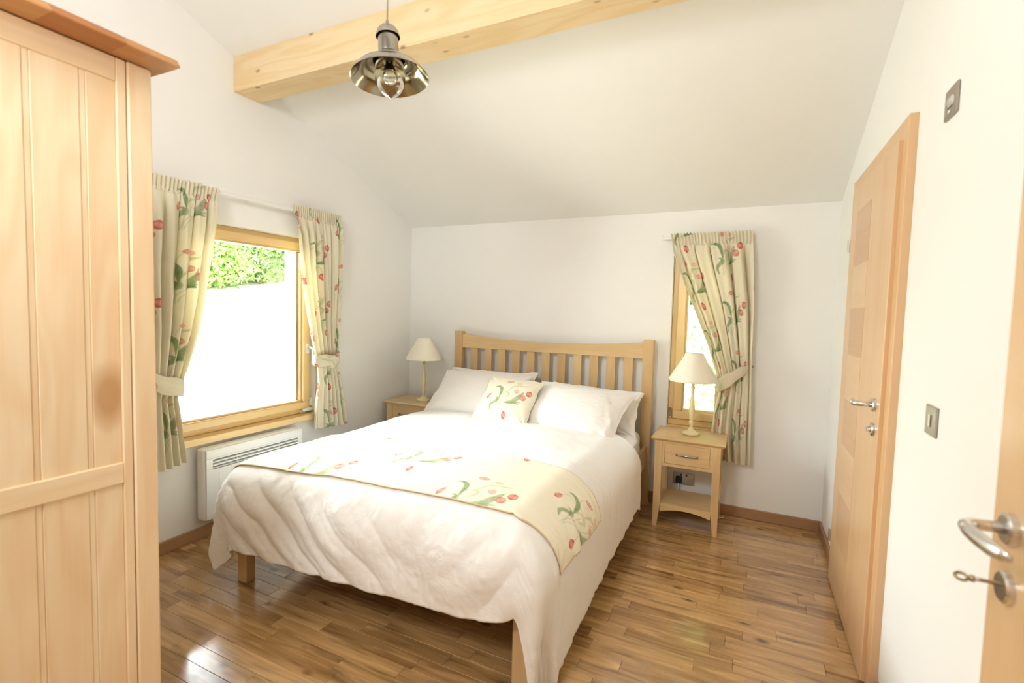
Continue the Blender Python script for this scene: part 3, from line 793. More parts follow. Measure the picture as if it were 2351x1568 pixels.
# pillows --------------------------------------------------------------
def pillow(name, w, h, t, center, xdir, updir, mat, seed=0, n=110, flap=0.0, colorf=None, sag=0.0, pinch=0.07, ear=0.5, crease=1.0):
    """two-sided cushion; xdir = width direction, updir = height direction, centre at mid height"""
    xd = Vector(xdir).normalized(); ud = Vector(updir).normalized(); nd = xd.cross(ud).normalized()   # nd points to the front
    u = np.linspace(-1, 1, n)[:, None] + 0 * np.linspace(-1, 1, n)[None, :]
    v = 0 * np.linspace(-1, 1, n)[:, None] + np.linspace(-1, 1, n)[None, :]
    X = w / 2 * u * (1 - pinch * (1 - v ** 2)); Y = h / 2 * v * (1 - pinch * (1 - u ** 2))
    X = X + 0.006 * fbm(v * 3, u, seed + 3) * (np.abs(u) ** 4) * 4; Y = Y + 0.006 * fbm(u * 3, v, seed + 8) * (np.abs(v) ** 4) * 4
    us = np.clip(u / (1 - flap), -1, 1) if flap else u
    body = (np.clip(1 - us ** 2, 0, 1) * np.clip(1 - v ** 2, 0, 1)) ** ear
    edge = np.clip(1 - np.maximum(np.abs(u), np.abs(v)), 0, 1)
    objs = []
    Ps = []
    for s in (1, -1):
        T_ = t / 2 * body + 0.004 * sst(edge, 0, 0.03)
        # creases running in from corners and seams
        r = np.hypot(1 - np.abs(u), 1 - np.abs(v)); ph = np.arctan2(1 - np.abs(v), 1 - np.abs(u))
        cr = 0.006 * np.sin(ph * 9 + seed) * np.exp(-(r / 0.45) ** 2) * sst(edge, 0.0, 0.12)
        cr = cr + 0.010 * fbm(u * 3.5 + seed, v * 3.0, seed + 20, 3) * sst(edge, 0, 0.2)
        cr = cr + 0.012 * sag * fbm(u * 9 * w, v * 2.2, seed + 30, 2) * sst(np.abs(u), 0.45, 0.9) * 2 * sst(edge, 0, 0.1)
        T_ = T_ + cr * crease
        Ps.append(np.stack([X, Y, s * T_], -1))
    A = np.array([list(xd), list(ud), list(nd)])
    n2 = n * n
    me = bpy.data.meshes.new(name)
    V = np.concatenate([q.reshape(-1, 3) for q in Ps]) @ A + np.array(center)
    idx = np.arange(n2).reshape(n, n)
    a, b, c, d = idx[:-1, :-1], idx[1:, :-1], idx[1:, 1:], idx[:-1, 1:]
    F = np.concatenate([np.stack([a, b, c, d], -1).reshape(-1, 4), (np.stack([a, d, c, b], -1) + n2).reshape(-1, 4)])
    # seam: stitch borders
    border = list(idx[:, 0]) + list(idx[-1, 1:]) + list(idx[::-1, -1][1:]) + list(idx[0, ::-1][1:-1])
    bq = [[border[i], border[(i + 1) % len(border)], border[(i + 1) % len(border)] + n2, border[i] + n2][::-1] for i in range(len(border))]
    F = np.concatenate([F, np.array(bq)])
    me.vertices.add(len(V)); me.vertices.foreach_set('co', V.astype(np.float32).reshape(-1))
    me.loops.add(F.size); me.loops.foreach_set('vertex_index', F.reshape(-1).astype(np.int32))
    me.polygons.add(len(F)); me.polygons.foreach_set('loop_start', np.arange(0, F.size, 4, dtype=np.int32))
    me.update(calc_edges=True); me.polygons.foreach_set('use_smooth', np.ones(len(F), dtype=bool))
    if colorf is not None:
        cc = np.ones((n2 * 2, 4), dtype=np.float32)
        c_ = colorf(X, Y); cc[:n2, :3] = c_.reshape(-1, 3); cc[n2:, :3] = c_.reshape(-1, 3)
        ca = me.color_attributes.new('print', 'FLOAT_COLOR', 'POINT'); ca.data.foreach_set('color', cc.reshape(-1))
    me.validate()
    o = link(name, me, mat)
    if colorf is not None:
        # piped edge
        pts = [tuple(V[i]) for i in border[::3]]; pts.append(pts[0]); pts.append(pts[1])
        M.setdefault('piping', plain('cream_piping', CREAM + (1,), 0.8))
        MB().tube(pts, 0.003, 6, cap=False).build('piping', M['piping'], o, smooth=True)
    return o
def lean(p_bot, p_top): return Vector(p_top) - Vector(p_bot)
def mkpillow(bl, br, tl, tr, t, label, seed, **kw):
    """four corner targets (bottom-left, bottom-right, top-left, top-right)"""
    bl, br, tl, tr = map(Vector, (bl, br, tl, tr))
    c = (bl + br + tl + tr) / 4; x = ((br - bl) + (tr - tl)) / 2; u = ((tl - bl) + (tr - br)) / 2
    u = u - x * (u.dot(x) / x.dot(x)) * 0.0
    o = pillow('pillow', x.length, u.length, t, c, x, u - x.normalized() * u.dot(x.normalized()), M['linen2'], seed, **kw)
    # shear so that the outline is a parallelogram like the slumped pillow
    tag(o, label, 'pillow', 'white pillows against the headboard')
    return o
mkpillow((0.60, -0.30, 0.57), (1.33, -0.27, 0.57), (0.575, -0.185, 0.885), (1.40, -0.185, 0.900), 0.10, 'white pillow at the back on the left, its far corner showing beside the cushion', 3)
mkpillow((1.50, -0.34, 0.55), (2.20, -0.38, 0.54), (1.46, -0.20, 0.852), (2.14, -0.23, 0.822), 0.14, 'white pillow at the back on the right, touching the headboard post', 5, sag=1.0)
mkpillow((0.66, -0.66, 0.60), (1.40, -0.62, 0.61), (0.60, -0.33, 0.885), (1.34, -0.30, 0.875), 0.18, 'white pillow leaning in front on the left, nearest the small lamp table in the corner', 7)
mkpillow((1.43, -0.68, 0.595), (2.16, -0.78, 0.560), (1.44, -0.34, 0.862), (2.09, -0.38, 0.822), 0.20, 'plump white pillow leaning in front on the right with creased open end', 12, sag=1.6)

def cush_col(X, Y):
    base = np.ones(X.shape + (3,)) * np.array(CREAM)
    return bouquet(X * 1.02 + 0.0 , Y * 1.02 + 0.01, base)
cbl, cbr, ctl, ctr = Vector((1.128, -0.79, 0.628)), Vector((1.535, -0.80, 0.610)), Vector((1.135, -0.50, 0.895)), Vector((1.530, -0.49, 0.868))
cx_ = ((cbr - cbl) + (ctr - ctl)) / 2; cu_ = ((ctl - cbl) + (ctr - cbr)) / 2
o = pillow('cushion', cx_.length, cu_.length, 0.115, (cbl + cbr + ctl + ctr) / 4, cx_, cu_, M['printsolid'], 21, n=190, colorf=cush_col, pinch=0.05, crease=0.7)
tag(o, 'square cream cushion printed with red tulips leaning between the pillows', 'cushion')

# ------------------------------------------------------------------ bedside tables
def bedside(name, x0, yfr, label):
    """x0 left edge of the top, yfr front edge of the top"""
    TW, TD, TH = 0.445, 0.364, 0.584
    root = empty(name, (x0 + TW / 2, yfr + TD / 2, 0)); off = (-(TW / 2), -(TD / 2), 0)
    tag(root, label, 'bedside table', 'bedside tables')
    def Q(mb, nm, mat, parent=None, smooth=False): return mb.build(nm, mat, parent or root, smooth=smooth, off=off)
    # local coordinates: x 0..TW, y 0 (front) .. TD (back)
    pr = [(0, TH), (TW, TH)]
    tb = bmesh.new()
    lo = [(0.010, 0.010), (TW - 0.010, 0.010), (TW - 0.010, TD - 0.006), (0.010, TD - 0.006)]
    md = [(0, 0), (TW, 0), (TW, TD), (0, TD)]
    tp = [(0.004, 0.004), (TW - 0.004, 0.004), (TW - 0.004, TD - 0.002), (0.004, TD - 0.002)]
    ringsz = [(lo, TH - 0.022), (md, TH - 0.010), (md, TH - 0.005), (tp, TH)]
    V = [[tb.verts.new((p[0], p[1], zz)) for p in rr] for rr, zz in ringsz]
    tb.faces.new(V[0][::-1]); tb.faces.new(V[-1])
    for A, Bv in zip(V[:-1], V[1:]):
        for k in range(4): tb.faces.new((A[k], A[(k + 1) % 4], Bv[(k + 1) % 4], Bv[k]))
    m_ = MB(); m_.merge(tb); Q(m_, 'tabletop', M['tabX'])
    LI, LO_ = 0.027, 0.044
    yF, yB = 0.012, TD - 0.012
    for (xa, sg) in ((LI, 1), (TW - LI, -1)):
        for (ya, sy) in ((yF, 1), (yB, -1)):
            w_t = LO_
            # tapered leg: straight outside, inside tapers under the shelf
            def prof(zz): return w_t if zz > 0.16 else w_t * (0.60 + 0.40 * zz / 0.16)
            t_ = bmesh.new(); rs = []
            for zz in (0.0, 0.05, 0.10, 0.16, TH - 0.022):
                ww = prof(zz)
                xs_ = (xa, xa + sg * ww); ys_ = (ya, ya + sy * (ww * 0.85))
                rs.append([t_.verts.new((xs_[i], ys_[j], zz)) for i, j in ((0, 0), (1, 0), (1, 1), (0, 1))])
            t_.faces.new(rs[0]); t_.faces.new(rs[-1])
            for A, Bv in zip(rs[:-1], rs[1:]):
                for k in range(4): t_.faces.new((A[k], A[(k + 1) % 4], Bv[(k + 1) % 4], Bv[k]))
            bmesh.ops.recalc_face_normals(t_, faces=t_.faces)
            m_ = MB(); m_.merge(t_); Q(m_, 'leg', M['tabZ'])
    xl, xr = LI + LO_ - 0.001, TW - LI - LO_ + 0.001
    zt = TH - 0.022
    yf = yF + 0.004
    # drawer surround: top strip, bottom strip and two thin cheeks
    Q(MB().box((xl, yf, zt - 0.014), (xr, yf + 0.02, zt)).box((xl, yf, 0.400), (xr, yf + 0.02, 0.419)).box((xl, yf, 0.419), (xl + 0.017, yf + 0.02, zt - 0.014)).box((xr - 0.017, yf, 0.419), (xr, yf + 0.02, zt - 0.014)), 'drawer_frame', M['tabX'])
    dr = Q(MB().box((xl + 0.0185, yf + 0.0015, 0.4205), (xr - 0.0185, yf + 0.018, zt - 0.0155), bev=0.001).box((xl + 0.022, yf + 0.018, 0.425), (xr - 0.022, yf + 0.29, 0.53)), 'drawer', M['tabX'])
    hc = (xl + xr) / 2; hz_ = 0.4845; hw = 0.064
    pts = [(hc - hw, yf + 0.002, hz_), (hc - hw, yf - 0.010, hz_)] + [(hc - hw + 2 * hw * t, yf - 0.012 - 0.012 * math.sin(PI * t), hz_) for t in np.linspace(0.02, 0.98, 12)] + [(hc + hw, yf - 0.010, hz_), (hc + hw, yf + 0.002, hz_)]
    rr = [0.0042] * 2 + [(0.0035, 0.0052)] * 12 + [0.0042] * 2
    Q(MB().tube(pts, rr, 10), 'drawer_handle', M['chrome'], dr, True)
    for sx_ in (LI + 0.004, TW - LI - 0.020):
        Q(MB().box((sx_, yF + 0.03, 0.400), (sx_ + 0.016, yB - 0.03, zt)), 'side_panel', M['tabY'])
    Q(MB().box((xl, yB - 0.02, 0.400), (xr, yB - 0.006, zt)), 'back_panel', M['tabX'])
    Q(MB().box((LI + 0.010, yF + 0.012, 0.134), (TW - LI - 0.010, yB - 0.010, 0.149), bev=0.001), 'shelf', M['tabX'])
    for yy in (yF + 0.006, yB - 0.022):
        xs_ = np.linspace(xl, xr, 17); cxm = (xl + xr) / 2
        arch = [(x, 0.098 + 0.024 * (1 - ((x - cxm) / ((xr - xl) / 2)) ** 2)) for x in xs_]
        Q(MB().prism(arch + [(xr, 0.1345), (xl, 0.1345)], 'y', yy, yy + 0.016), 'arched_rail', M['tabX'])
    for sx_ in (LI + 0.006, TW - LI - 0.020):
        Q(MB().box((sx_, yF + 0.03, 0.100), (sx_ + 0.014, yB - 0.03, 0.1345)), 'side_rail', M['tabY'])
    return root
bedside('bedside_table', 2.272, -0.442, 'blond wooden bedside table to the right of the bed under the narrow window')
bedside('bedside_table', 0.045, -0.413, 'blond wooden bedside table in the far left corner, half hidden by pillows and duvet')

# ------------------------------------------------------------------ lamps
def lamp(x, y, z0, label, tilt=0.0):
    root = empty('table_lamp', (x, y, z0)); tag(root, label, 'lamp', 'cream bedside lamps')
    foot = [(0, 0), (0.052, 0), (0.056, 0.004), (0.056, 0.010), (0.050, 0.016), (0.038, 0.021), (0.026, 0.028), (0.018, 0.036), (0.016, 0.042), (0.012, 0.048)]
    o = MB().lathe(foot, (0, 0, 0), 40).build('lamp_base', M['cream'], root); smooth_auto(o, 50)
    st = [(0.0095, 0.046), (0.0105, 0.052), (0.0100, 0.060), (0.0145, 0.070), (0.0165, 0.080), (0.0150, 0.090), (0.0105, 0.096), (0.0130, 0.101), (0.0135, 0.106), (0.0110, 0.110),
          (0.0135, 0.124), (0.0175, 0.145), (0.0190, 0.165), (0.0178, 0.190), (0.0145, 0.220), (0.0115, 0.250), (0.0100, 0.280), (0.0098, 0.305), (0.0135, 0.312), (0.0135, 0.317), (0.0100, 0.322), (0.0120, 0.335), (0.0175, 0.346), (0.0200, 0.354), (0.0190, 0.360), (0.0, 0.360)]
    o = MB().lathe(st, (0, 0, 0), 32).build('lamp_stem', M['cream'], root); smooth_auto(o, 50)
    rot = Matrix.Rotation(tilt, 4, 'Y')
    n = 112
    t_ = bmesh.new(); rb_, rt_, h0, h1 = 0.150, 0.056, 0.356, 0.540
    prof = [(rb_, h0 + 0.0), (rb_ - 0.001, h0 + 0.010), (rb_ - 0.012, h0 + 0.030), (0.113, h0 + 0.075), (0.082, h0 + 0.125), (0.063, h1 - 0.022), (rt_ + 0.001, h1 - 0.008), (rt_, h1)]
    m_ = MB().lathe(prof, (0, 0, 0), n, rot, flute=0.028)
    o = m_.build('lamp_shade', M['shade'], root); smooth_auto(o, 70)
    md = o.modifiers.new('t', 'SOLIDIFY'); md.thickness = 0.002
    MB().lathe([(rb_ + 0.0015, h0 - 0.001), (rb_ + 0.0030, h0 + 0.004), (rb_ + 0.0015, h0 + 0.009), (rb_ - 0.002, h0 + 0.004), (rb_ + 0.0015, h0 - 0.001)], (0, 0, 0), 60, rot).build('shade_trim', M['shade'], o, smooth=True)
    MB().lathe([(rt_ + 0.001, h1 - 0.006), (rt_ + 0.003, h1 - 0.003), (rt_ + 0.001, h1), (rt_ - 0.001, h1 - 0.003), (rt_ + 0.001, h1 - 0.006)], (0, 0, 0), 60, rot).build('shade_trim', M['shade'], o, smooth=True)
    MB().lathe([(0.0, 0.358), (0.014, 0.358), (0.014, 0.395), (0.0, 0.395)], (0, 0, 0), 20).build('lamp_holder', M['whitep'], root, smooth=False)
    MB().lathe([(0.0, 0.392), (0.011, 0.394), (0.013, 0.405), (0.024, 0.428), (0.027, 0.445), (0.022, 0.463), (0.010, 0.472), (0, 0.474)], (0, 0, 0), 20).build('light_bulb', M['whitep'], root, smooth=True)
    # ring that carries the shade
    MB().tube([(rt_ * math.cos(a), rt_ * math.sin(a), h1 - 0.012) for a in np.linspace(0, 2 * PI, 25)], 0.0012, 5, cap=False).tube([(-rt_, 0, h1 - 0.012), (0, 0, 0.480), (rt_, 0, h1 - 0.012)], 0.0012, 5).tube([(0, 0, 0.480), (0.03, 0, 0.44), (0.014, 0, 0.392)], 0.0012, 5).build('shade_carrier', M['chrome'], root)
    return root
lamp(2.494, -0.245, 0.5842, 'cream turned lamp with pleated ivory shade in front of the narrow window')
lamp(0.334, -0.240, 0.5842, 'cream turned lamp with pleated ivory shade standing in the far left corner')

# socket and cables behind the right table
so = empty('wall_socket', (2.44, 0, 0.20)); tag(so, 'twin steel wall socket with plugs behind the right bedside table', 'socket')
MB().box((-0.073, -0.006, -0.043), (0.073, 0.0, 0.043), bev=0.002).build('face_plate', M['steel_plate'], so)
for dx in (-0.018, 0.018): MB().box((dx - 0.006, -0.009, 0.022), (dx + 0.006, -0.005, 0.034), bev=0.001).build('rocker_switch', M['black'], so)
MB().box((-0.052, -0.034, -0.026), (-0.012, -0.006, 0.014), bev=0.006, seg=2).build('plug', M['black'], so)
cb = MB().tube([(2.408, -0.030, 0.178), (2.408, -0.036, 0.150), (2.404, -0.034, 0.10), (2.396, -0.032, 0.05), (2.40, -0.034, 0.010), (2.46, -0.040, 0.006), (2.58, -0.035, 0.006), (2.68, -0.036, 0.006), (2.715, -0.06, 0.006), (2.712, -0.09, 0.006), (2.68, -0.10, 0.006)], 0.0028, 8)
tag(cb.build('power_cable', M['cable'], smooth=True), 'thin white cable trailing from the socket to a loop on the floor', 'cable')

# ------------------------------------------------------------------ curtains
def ip(z, pairs):
    zz = np.array([p[0] for p in pairs]); vv = np.array([p[1] for p in pairs]); o_ = np.argsort(zz)
    return np.interp(z, zz[o_], vv[o_])
def curtain(label, zt, zbl, zbr, left, right, wall, flip_s, nf, cloth, ou, ov, tiez, seed, group, base_out=0.075):
    """left/right: [(z, s)] edges along the wall. wall: function (s, out, z) -> xyz"""
    NS, NZ = 330, 560
    u = np.linspace(0, 1, NS)[:, None]; v = np.linspace(0, 1, NZ)[None, :]
    zb = zbl + (zbr - zbl) * u
    z = zt + (zb - zt) * v
    sl, sr = ip(z, left), ip(z, right); w = sr - sl
    head = sst(z, zt - 0.090, zt - 0.062)
    warp = 0.06 * fbm(u * 3, z * 1.2, seed, 2) * 2
    ph = 2 * PI * (nf * (u + warp * (1 - head)) + 0.15 * fbm(u * 2, z * 1.5, seed + 4))
    tie = np.exp(-((z - tiez) / 0.13) ** 2)
    amp = (0.026 + 0.010 * vn(u * nf, z * 0.7, seed + 9)) * (1 - 0.35 * tie) * np.clip(w / 0.30, 0.55, 1.1)
    amp = amp * sst(zt - z, 0.03, 0.22)
    c1 = np.cos(ph); c2 = np.cos(ph * 2.13 + 1.3 * seed + z * 2)
    depth = amp * (0.75 * c1 + 0.30 * c2)
    # narrow pencil pleats in the heading, fading downwards
    pl = 0.0055 * np.cos(2 * PI * u * 24 + 0.6 * np.sin(u * 23)) * (head + 0.55 * np.exp(-np.maximum(zt - 0.075 - z, 0) / 0.05) * (1 - head))
    depth = depth + pl - 0.004 * np.exp(-((zt - 0.078 - z) / 0.006) ** 2)
    depth = depth + 0.0015 * np.cos(PI * 2 * z / 0.02) * head * 0
    depth = depth + 0.008 * fbm(u * 7, z * 6, seed + 14) * (1 - head) + 0.010 * tie * fbm(u * 14, z * 16, seed + 17)
    s = sl + w * u + w * 0.030 * np.sin(ph) * (1 - head) * np.sin(PI * u) ** 0.5 + 0.0
    out = base_out + depth + 0.015 * (1 - head)
    X, Y, Z = wall(s, out, z)
    topw = 0.004 * np.cos(2 * PI * u * 24) * np.exp(-v / 0.004)
    Z = Z + topw
    P_ = np.stack([X, Y, Z], -1)
    colr = tulips(u * cloth, z, ou, ov)
    o_ = grid_mesh('curtain', P_, M['print'], color=colr, thick=0.0015, flip=flip_s)
    tag(o_, label, 'curtain', group)
    # hem stitch / side return
    return o_
GL = 'tulip curtains of the left window'
wl = lambda s, out, z: (out + 0 * s, s, z + 0 * s)                 # left wall: s = world y
wbk = lambda s, out, z: (s, -out + 0 * s, z + 0 * s)                # back wall: s = world x
curtain('tulip curtain at the left window, beside the wardrobe', 2.012, 0.470, 0.500,
        [(2.01, -2.34), (1.5, -2.34), (0.95, -2.27), (0.5, -2.30)],
        [(2.012, -1.852), (1.90, -1.875), (1.694, -1.905), (1.40, -1.95), (1.21, -1.99), (1.00, -2.050), (0.94, -2.075), (0.86, -2.100), (0.70, -2.085), (0.5, -2.065)],
        wl, True, 6, 0.78, 0.10, 0.05, 0.93, 1, GL)
curtain('tulip curtain at the left window, on the side of the bed and far corner', 2.030, 0.505, 0.485,
        [(2.03, -1.350), (1.85, -1.338), (1.545, -1.300), (1.313, -1.252), (1.133, -1.210), (0.95, -1.165), (0.82, -1.155), (0.68, -1.178), (0.5, -1.195)],
        [(2.03, -0.930), (1.80, -0.948), (1.38, -0.962), (0.97, -0.975), (0.73, -0.930), (0.485, -0.892)],
        wl, True, 6, 0.74, 0.33, 0.22, 0.98, 2, GL)
curtain('single tulip curtain tied back at the narrow window of the back wall', 1.932, 0.400, 0.388,
        [(1.93, 2.286), (1.80, 2.312), (1.62, 2.382), (1.383, 2.480), (1.18, 2.560), (1.03, 2.608), (0.94, 2.638), (0.88, 2.648), (0.75, 2.625), (0.6, 2.612), (0.39, 2.640)],
        [(1.93, 2.800), (1.45, 2.830), (1.04, 2.835), (0.73, 2.848), (0.39, 2.856)],
        wbk, True, 5, 0.84, 0.10, 0.16, 0.93, 3, 'tulip curtain of the narrow window')

def tieback(label, wall, path, hook, seed, ou=0.0, flip=False, hooklabel=''):
    """path: [(s, out, zc, halfheight)]"""
    path = np.array(path, float); m = len(path)
    t0 = np.linspace(0, 1, m); t = np.linspace(0, 1, 160)
    from_ = [np.interp(t, t0, path[:, k]) for k in range(4)]
    ker = np.ones(9) / 9
    sm = [np.concatenate([f[:4], np.convolve(f, ker, 'valid'), f[-4:]]) for f in from_]
    s, out, zc_, hh = [q[:, None] for q in sm]
    w = np.linspace(-1, 1, 40)[None, :]
    Zc = zc_ + hh * w + 0.004 * np.sin(t * 30)[:, None]
    O = out + 0.006 * (1 - w ** 2) + 0.003 * fbm(t[:, None] * 12, w * 2, seed)
    X, Y, Z = wall(s + 0 * w, O + 0 * w, Zc)
    L = np.cumsum(np.hypot(np.gradient(sm[0]), np.gradient(sm[1])))[:, None]
    colr = tulips(L + 0 * w, Zc, ou, 0.08)
    rim = (np.abs(w) > 0.93) + 0 * t[:, None]
    colr = np.where(rim[..., None] > 0, np.array((0.80, 0.68, 0.44)), colr)
    root = grid_mesh('curtain_tieback', np.stack([X, Y, Z], -1), M['print'], color=colr, thick=0.003, flip=flip)
    tag(root, label, 'tieback', 'tulip curtain tiebacks')
    hx = wall(hook[0], 0, hook[1]); hx2 = wall(hook[0], hook[2], hook[1])
    MB().tube([hx, hx2], 0.004, 8).build('tieback_hook', M['brassy'], root)
    d = Vector(hx2) - Vector(hx)
    kb_ = MB().lathe([(0, 0.004), (0.006, 0.003), (0.010, 0.006), (0.011, 0.011), (0.007, 0.016), (0, 0.017)], hx2, 16, Vector((0, 0, 1)).rotation_difference(d.normalized()).to_matrix().to_4x4()).build('hook_knob', M['brassy'], root, smooth=True)
    return root
tieback('tieback round the single curtain of the narrow back window', wbk,
        [(2.828, 0.05, 1.040, 0.012), (2.815, 0.085, 1.035, 0.020), (2.78, 0.135, 1.010, 0.036), (2.73, 0.150, 0.975, 0.045), (2.68, 0.148, 0.935, 0.052), (2.645, 0.135, 0.915, 0.052), (2.628, 0.100, 0.915, 0.048), (2.640, 0.050, 0.93, 0.035), (2.72, 0.030, 0.98, 0.02), (2.828, 0.030, 1.04, 0.01)],
        (2.838, 1.043, 0.055), 4, 0.31)
tieback('tieback round the right-hand curtain of the left window', wl,
        [(-0.950, 0.03, 1.035, 0.012), (-0.955, 0.085, 1.015, 0.026), (-1.00, 0.130, 0.990, 0.040), (-1.06, 0.145, 0.975, 0.046), (-1.12, 0.140, 0.980, 0.046), (-1.165, 0.120, 0.985, 0.044), (-1.182, 0.085, 0.985, 0.04), (-1.165, 0.04, 0.99, 0.03), (-1.05, 0.020, 1.01, 0.02), (-0.95, 0.02, 1.03, 0.01)],
        (-0.945, 1.040, 0.035), 5, 0.05, True)
tieback('tieback round the left-hand curtain of the left window, beside the wardrobe', wl,
        [(-2.34, 0.03, 1.04, 0.012), (-2.33, 0.085, 1.02, 0.026), (-2.28, 0.130, 0.99, 0.040), (-2.21, 0.145, 0.950, 0.048), (-2.14, 0.140, 0.925, 0.050), (-2.085, 0.120, 0.915, 0.046), (-2.062, 0.085, 0.915, 0.04), (-2.08, 0.04, 0.93, 0.03), (-2.2, 0.020, 0.98, 0.02), (-2.34, 0.02, 1.03, 0.01)],
        (-2.345, 1.045, 0.035), 6, 0.21, True)
# curtain tracks
o = empty('curtain_rail', (0, -1.63, 1.975)); tag(o, 'white curtain rail above the left window', 'curtain rail')
MB().box((0.052, -0.78, 0.010), (0.066, 0.74, 0.034), bev=0.003).build('track', M['whitep'], o)
for yy in (-0.70, 0.0, 0.70): MB().box((0.0, yy - 0.012, 0.012), (0.053, yy + 0.012, 0.030), bev=0.002).build('bracket', M['whitep'], o)
o = empty('curtain_rail', (2.52, 0, 1.890)); tag(o, 'short white curtain rail above the narrow back window', 'curtain rail')
MB().box((-0.29, -0.058, 0.008), (0.27, -0.046, 0.026), bev=0.003).box((-0.292, -0.060, 0.006), (-0.286, -0.044, 0.040), bev=0.002).build('track', M['whitep'], o)
for xx in (-0.26, 0.24): MB().box((xx - 0.010, -0.047, 0.010), (xx + 0.010, 0.0, 0.026), bev=0.002).build('bracket', M['whitep'], o)

# ------------------------------------------------------------------ panel heater
HY0, HY1, HZ0, HZ1 = -1.969, -1.300, 0.130, 0.545
ht = empty('panel_heater', (0, (HY0 + HY1) / 2, HZ0)); ho = (0, -(HY0 + HY1) / 2, -HZ0)
tag(ht, 'white electric panel heater on the wall below the left window', 'heater')
GY0, GY1, GZ0, GZ1 = HY0 + 0.046, HY1 - 0.043, 0.430, 0.488
m_ = MB()
fx0, fx1 = 0.100, 0.112
body = MB().box((0.030, HY0, HZ0), (fx0, HY1, HZ1), bev=0.018, seg=3).build('casing', M['white'], ht, off=ho); smooth_auto(body)
# front made of grooved strips around the grille
fr = MB()
fr.box((fx0 - 0.012, HY0 + 0.008, GZ1), (fx1, HY1 - 0.008, HZ1 - 0.008), bev=0.003)
fr.box((fx0 - 0.012, HY0 + 0.008, GZ0), (fx1, GY0, GZ1), bev=0.002).box((fx0 - 0.012, GY1, GZ0), (fx1, HY1 - 0.008, GZ1), bev=0.002)
fr.build('front_frame', M['white'], ht, off=ho)
nn = 9
for k in range(nn):
    ya = HY0 + 0.008 + (HY1 - HY0 - 0.016) * k / nn; yb_ = HY0 + 0.008 + (HY1 - HY0 - 0.016) * (k + 1) / nn
    MB().box((fx0 - 0.010, ya + 0.0004, HZ0 + 0.010), (fx1, yb_ - 0.0004, GZ0), bev=0.0012).build('front_panel', M['white'], ht, off=ho)
MB().box((fx0 - 0.004, GY0, GZ0), (fx0 + 0.001, GY1, GZ1)).build('grille_back', M['dark'], ht, off=ho)
for k in range(4):
    zz = GZ0 - 0.002 + k * 0.0185
    t_ = MB().prism([(fx0 + 0.002, zz), (fx1, zz - 0.003), (fx1, zz + 0.004), (fx0 + 0.002, zz + 0.007)], 'y', GY0, GY1)
    t_.build('louvre', M['white'], ht, off=ho)
for k in (1, 2, 3):
    yy = GY0 + (GY1 - GY0) * k / 4
    MB().box((fx0, yy - 0.0015, GZ0), (fx1 - 0.001, yy + 0.0015, GZ1)).build('grille_rib', M['white'], ht, off=ho)
for ya in (HY0 + 0.10, HY1 - 0.13): MB().box((0.0, ya, HZ0 + 0.06), (0.032, ya + 0.03, HZ1 - 0.06)).build('wall_bracket', M['white'], ht, off=ho)

# ------------------------------------------------------------------ pendant lamp
pe = empty('pendant_lamp', (1.568, -2.2, ceil_z(-2.2))); tag(pe, 'antique nickel fisherman-style pendant lamp with clear glass hanging from the sloping ceiling', 'pendant lamp')
zc0 = ceil_z(-2.2)
def Z(z_): return z_ - zc0
TL = Matrix.Rotation(math.radians(-5.5), 4, 'Y') @ Matrix.Rotation(math.radians(-1.0), 4, 'X')
PV = Z(2.395)                       # the fitting tilts slightly about the cord end
def pt_lathe(prof, n=48): 
    q = [(r_, z_ - 2.395) for r_, z_ in prof]
    return MB().lathe(q, (0, 0, PV), n, TL)
MB().tube([(0, 0, 0.0), (0, 0, PV)], 0.0028, 8).build('cord', plain('taupe_cord', srgb(176, 164, 140), 0.6), pe, smooth=True)
o = MB().lathe([(0.0, 0.012), (0.045, 0.012), (0.050, -0.006), (0.048, -0.022), (0.012, -0.030), (0.0, -0.030)], (0, 0, 0), 32).build('ceiling_rose', M['nickel'], pe); smooth_auto(o)
o = pt_lathe([(0.0, 2.402), (0.0055, 2.402), (0.0075, 2.388), (0.0075, 2.384), (0.014, 2.383), (0.028, 2.377), (0.038, 2.364), (0.043, 2.348), (0.0435, 2.343), (0.042, 2.343), (0.0365, 2.362), (0.026, 2.374), (0.0, 2.380)]).build('cap', M['nickel'], pe); smooth_auto(o, 40)
o = pt_lathe([(0.0, 2.376), (0.034, 2.370), (0.036, 2.352), (0.0365, 2.290), (0.0355, 2.283), (0.042, 2.279), (0.047, 2.270), (0.054, 2.255), (0.055, 2.250)]).build('neck', M['nickel'], pe); smooth_auto(o, 40)
o = pt_lathe([(0.054, 2.256), (0.060, 2.250), (0.085, 2.243), (0.112, 2.228), (0.130, 2.205), (0.138, 2.196), (0.1395, 2.193), (0.138, 2.192)]).build('reflector', M['nickel'], pe); smooth_auto(o, 60)
o2 = pt_lathe([(0.138, 2.1915), (0.128, 2.203), (0.110, 2.225), (0.088, 2.239), (0.084, 2.238), (0.060, 2.246), (0.053, 2.250), (0.050, 2.262), (0.040, 2.276), (0.034, 2.285), (0.030, 2.33)]).build('reflector_lining', M['nickel_in'], o); smooth_auto(o2, 60)
o = pt_lathe([(0.0, 2.325), (0.018, 2.325), (0.018, 2.262), (0.0, 2.262)], 24).build('lamp_holder', M['black'], pe); smooth_auto(o)
o = pt_lathe([(0.0, 2.262), (0.013, 2.260), (0.013, 2.246), (0.018, 2.232), (0.026, 2.214), (0.0285, 2.198), (0.025, 2.184), (0.014, 2.174), (0.0, 2.171)], 28).build('light_bulb', M['bulbglass'], pe, smooth=True)
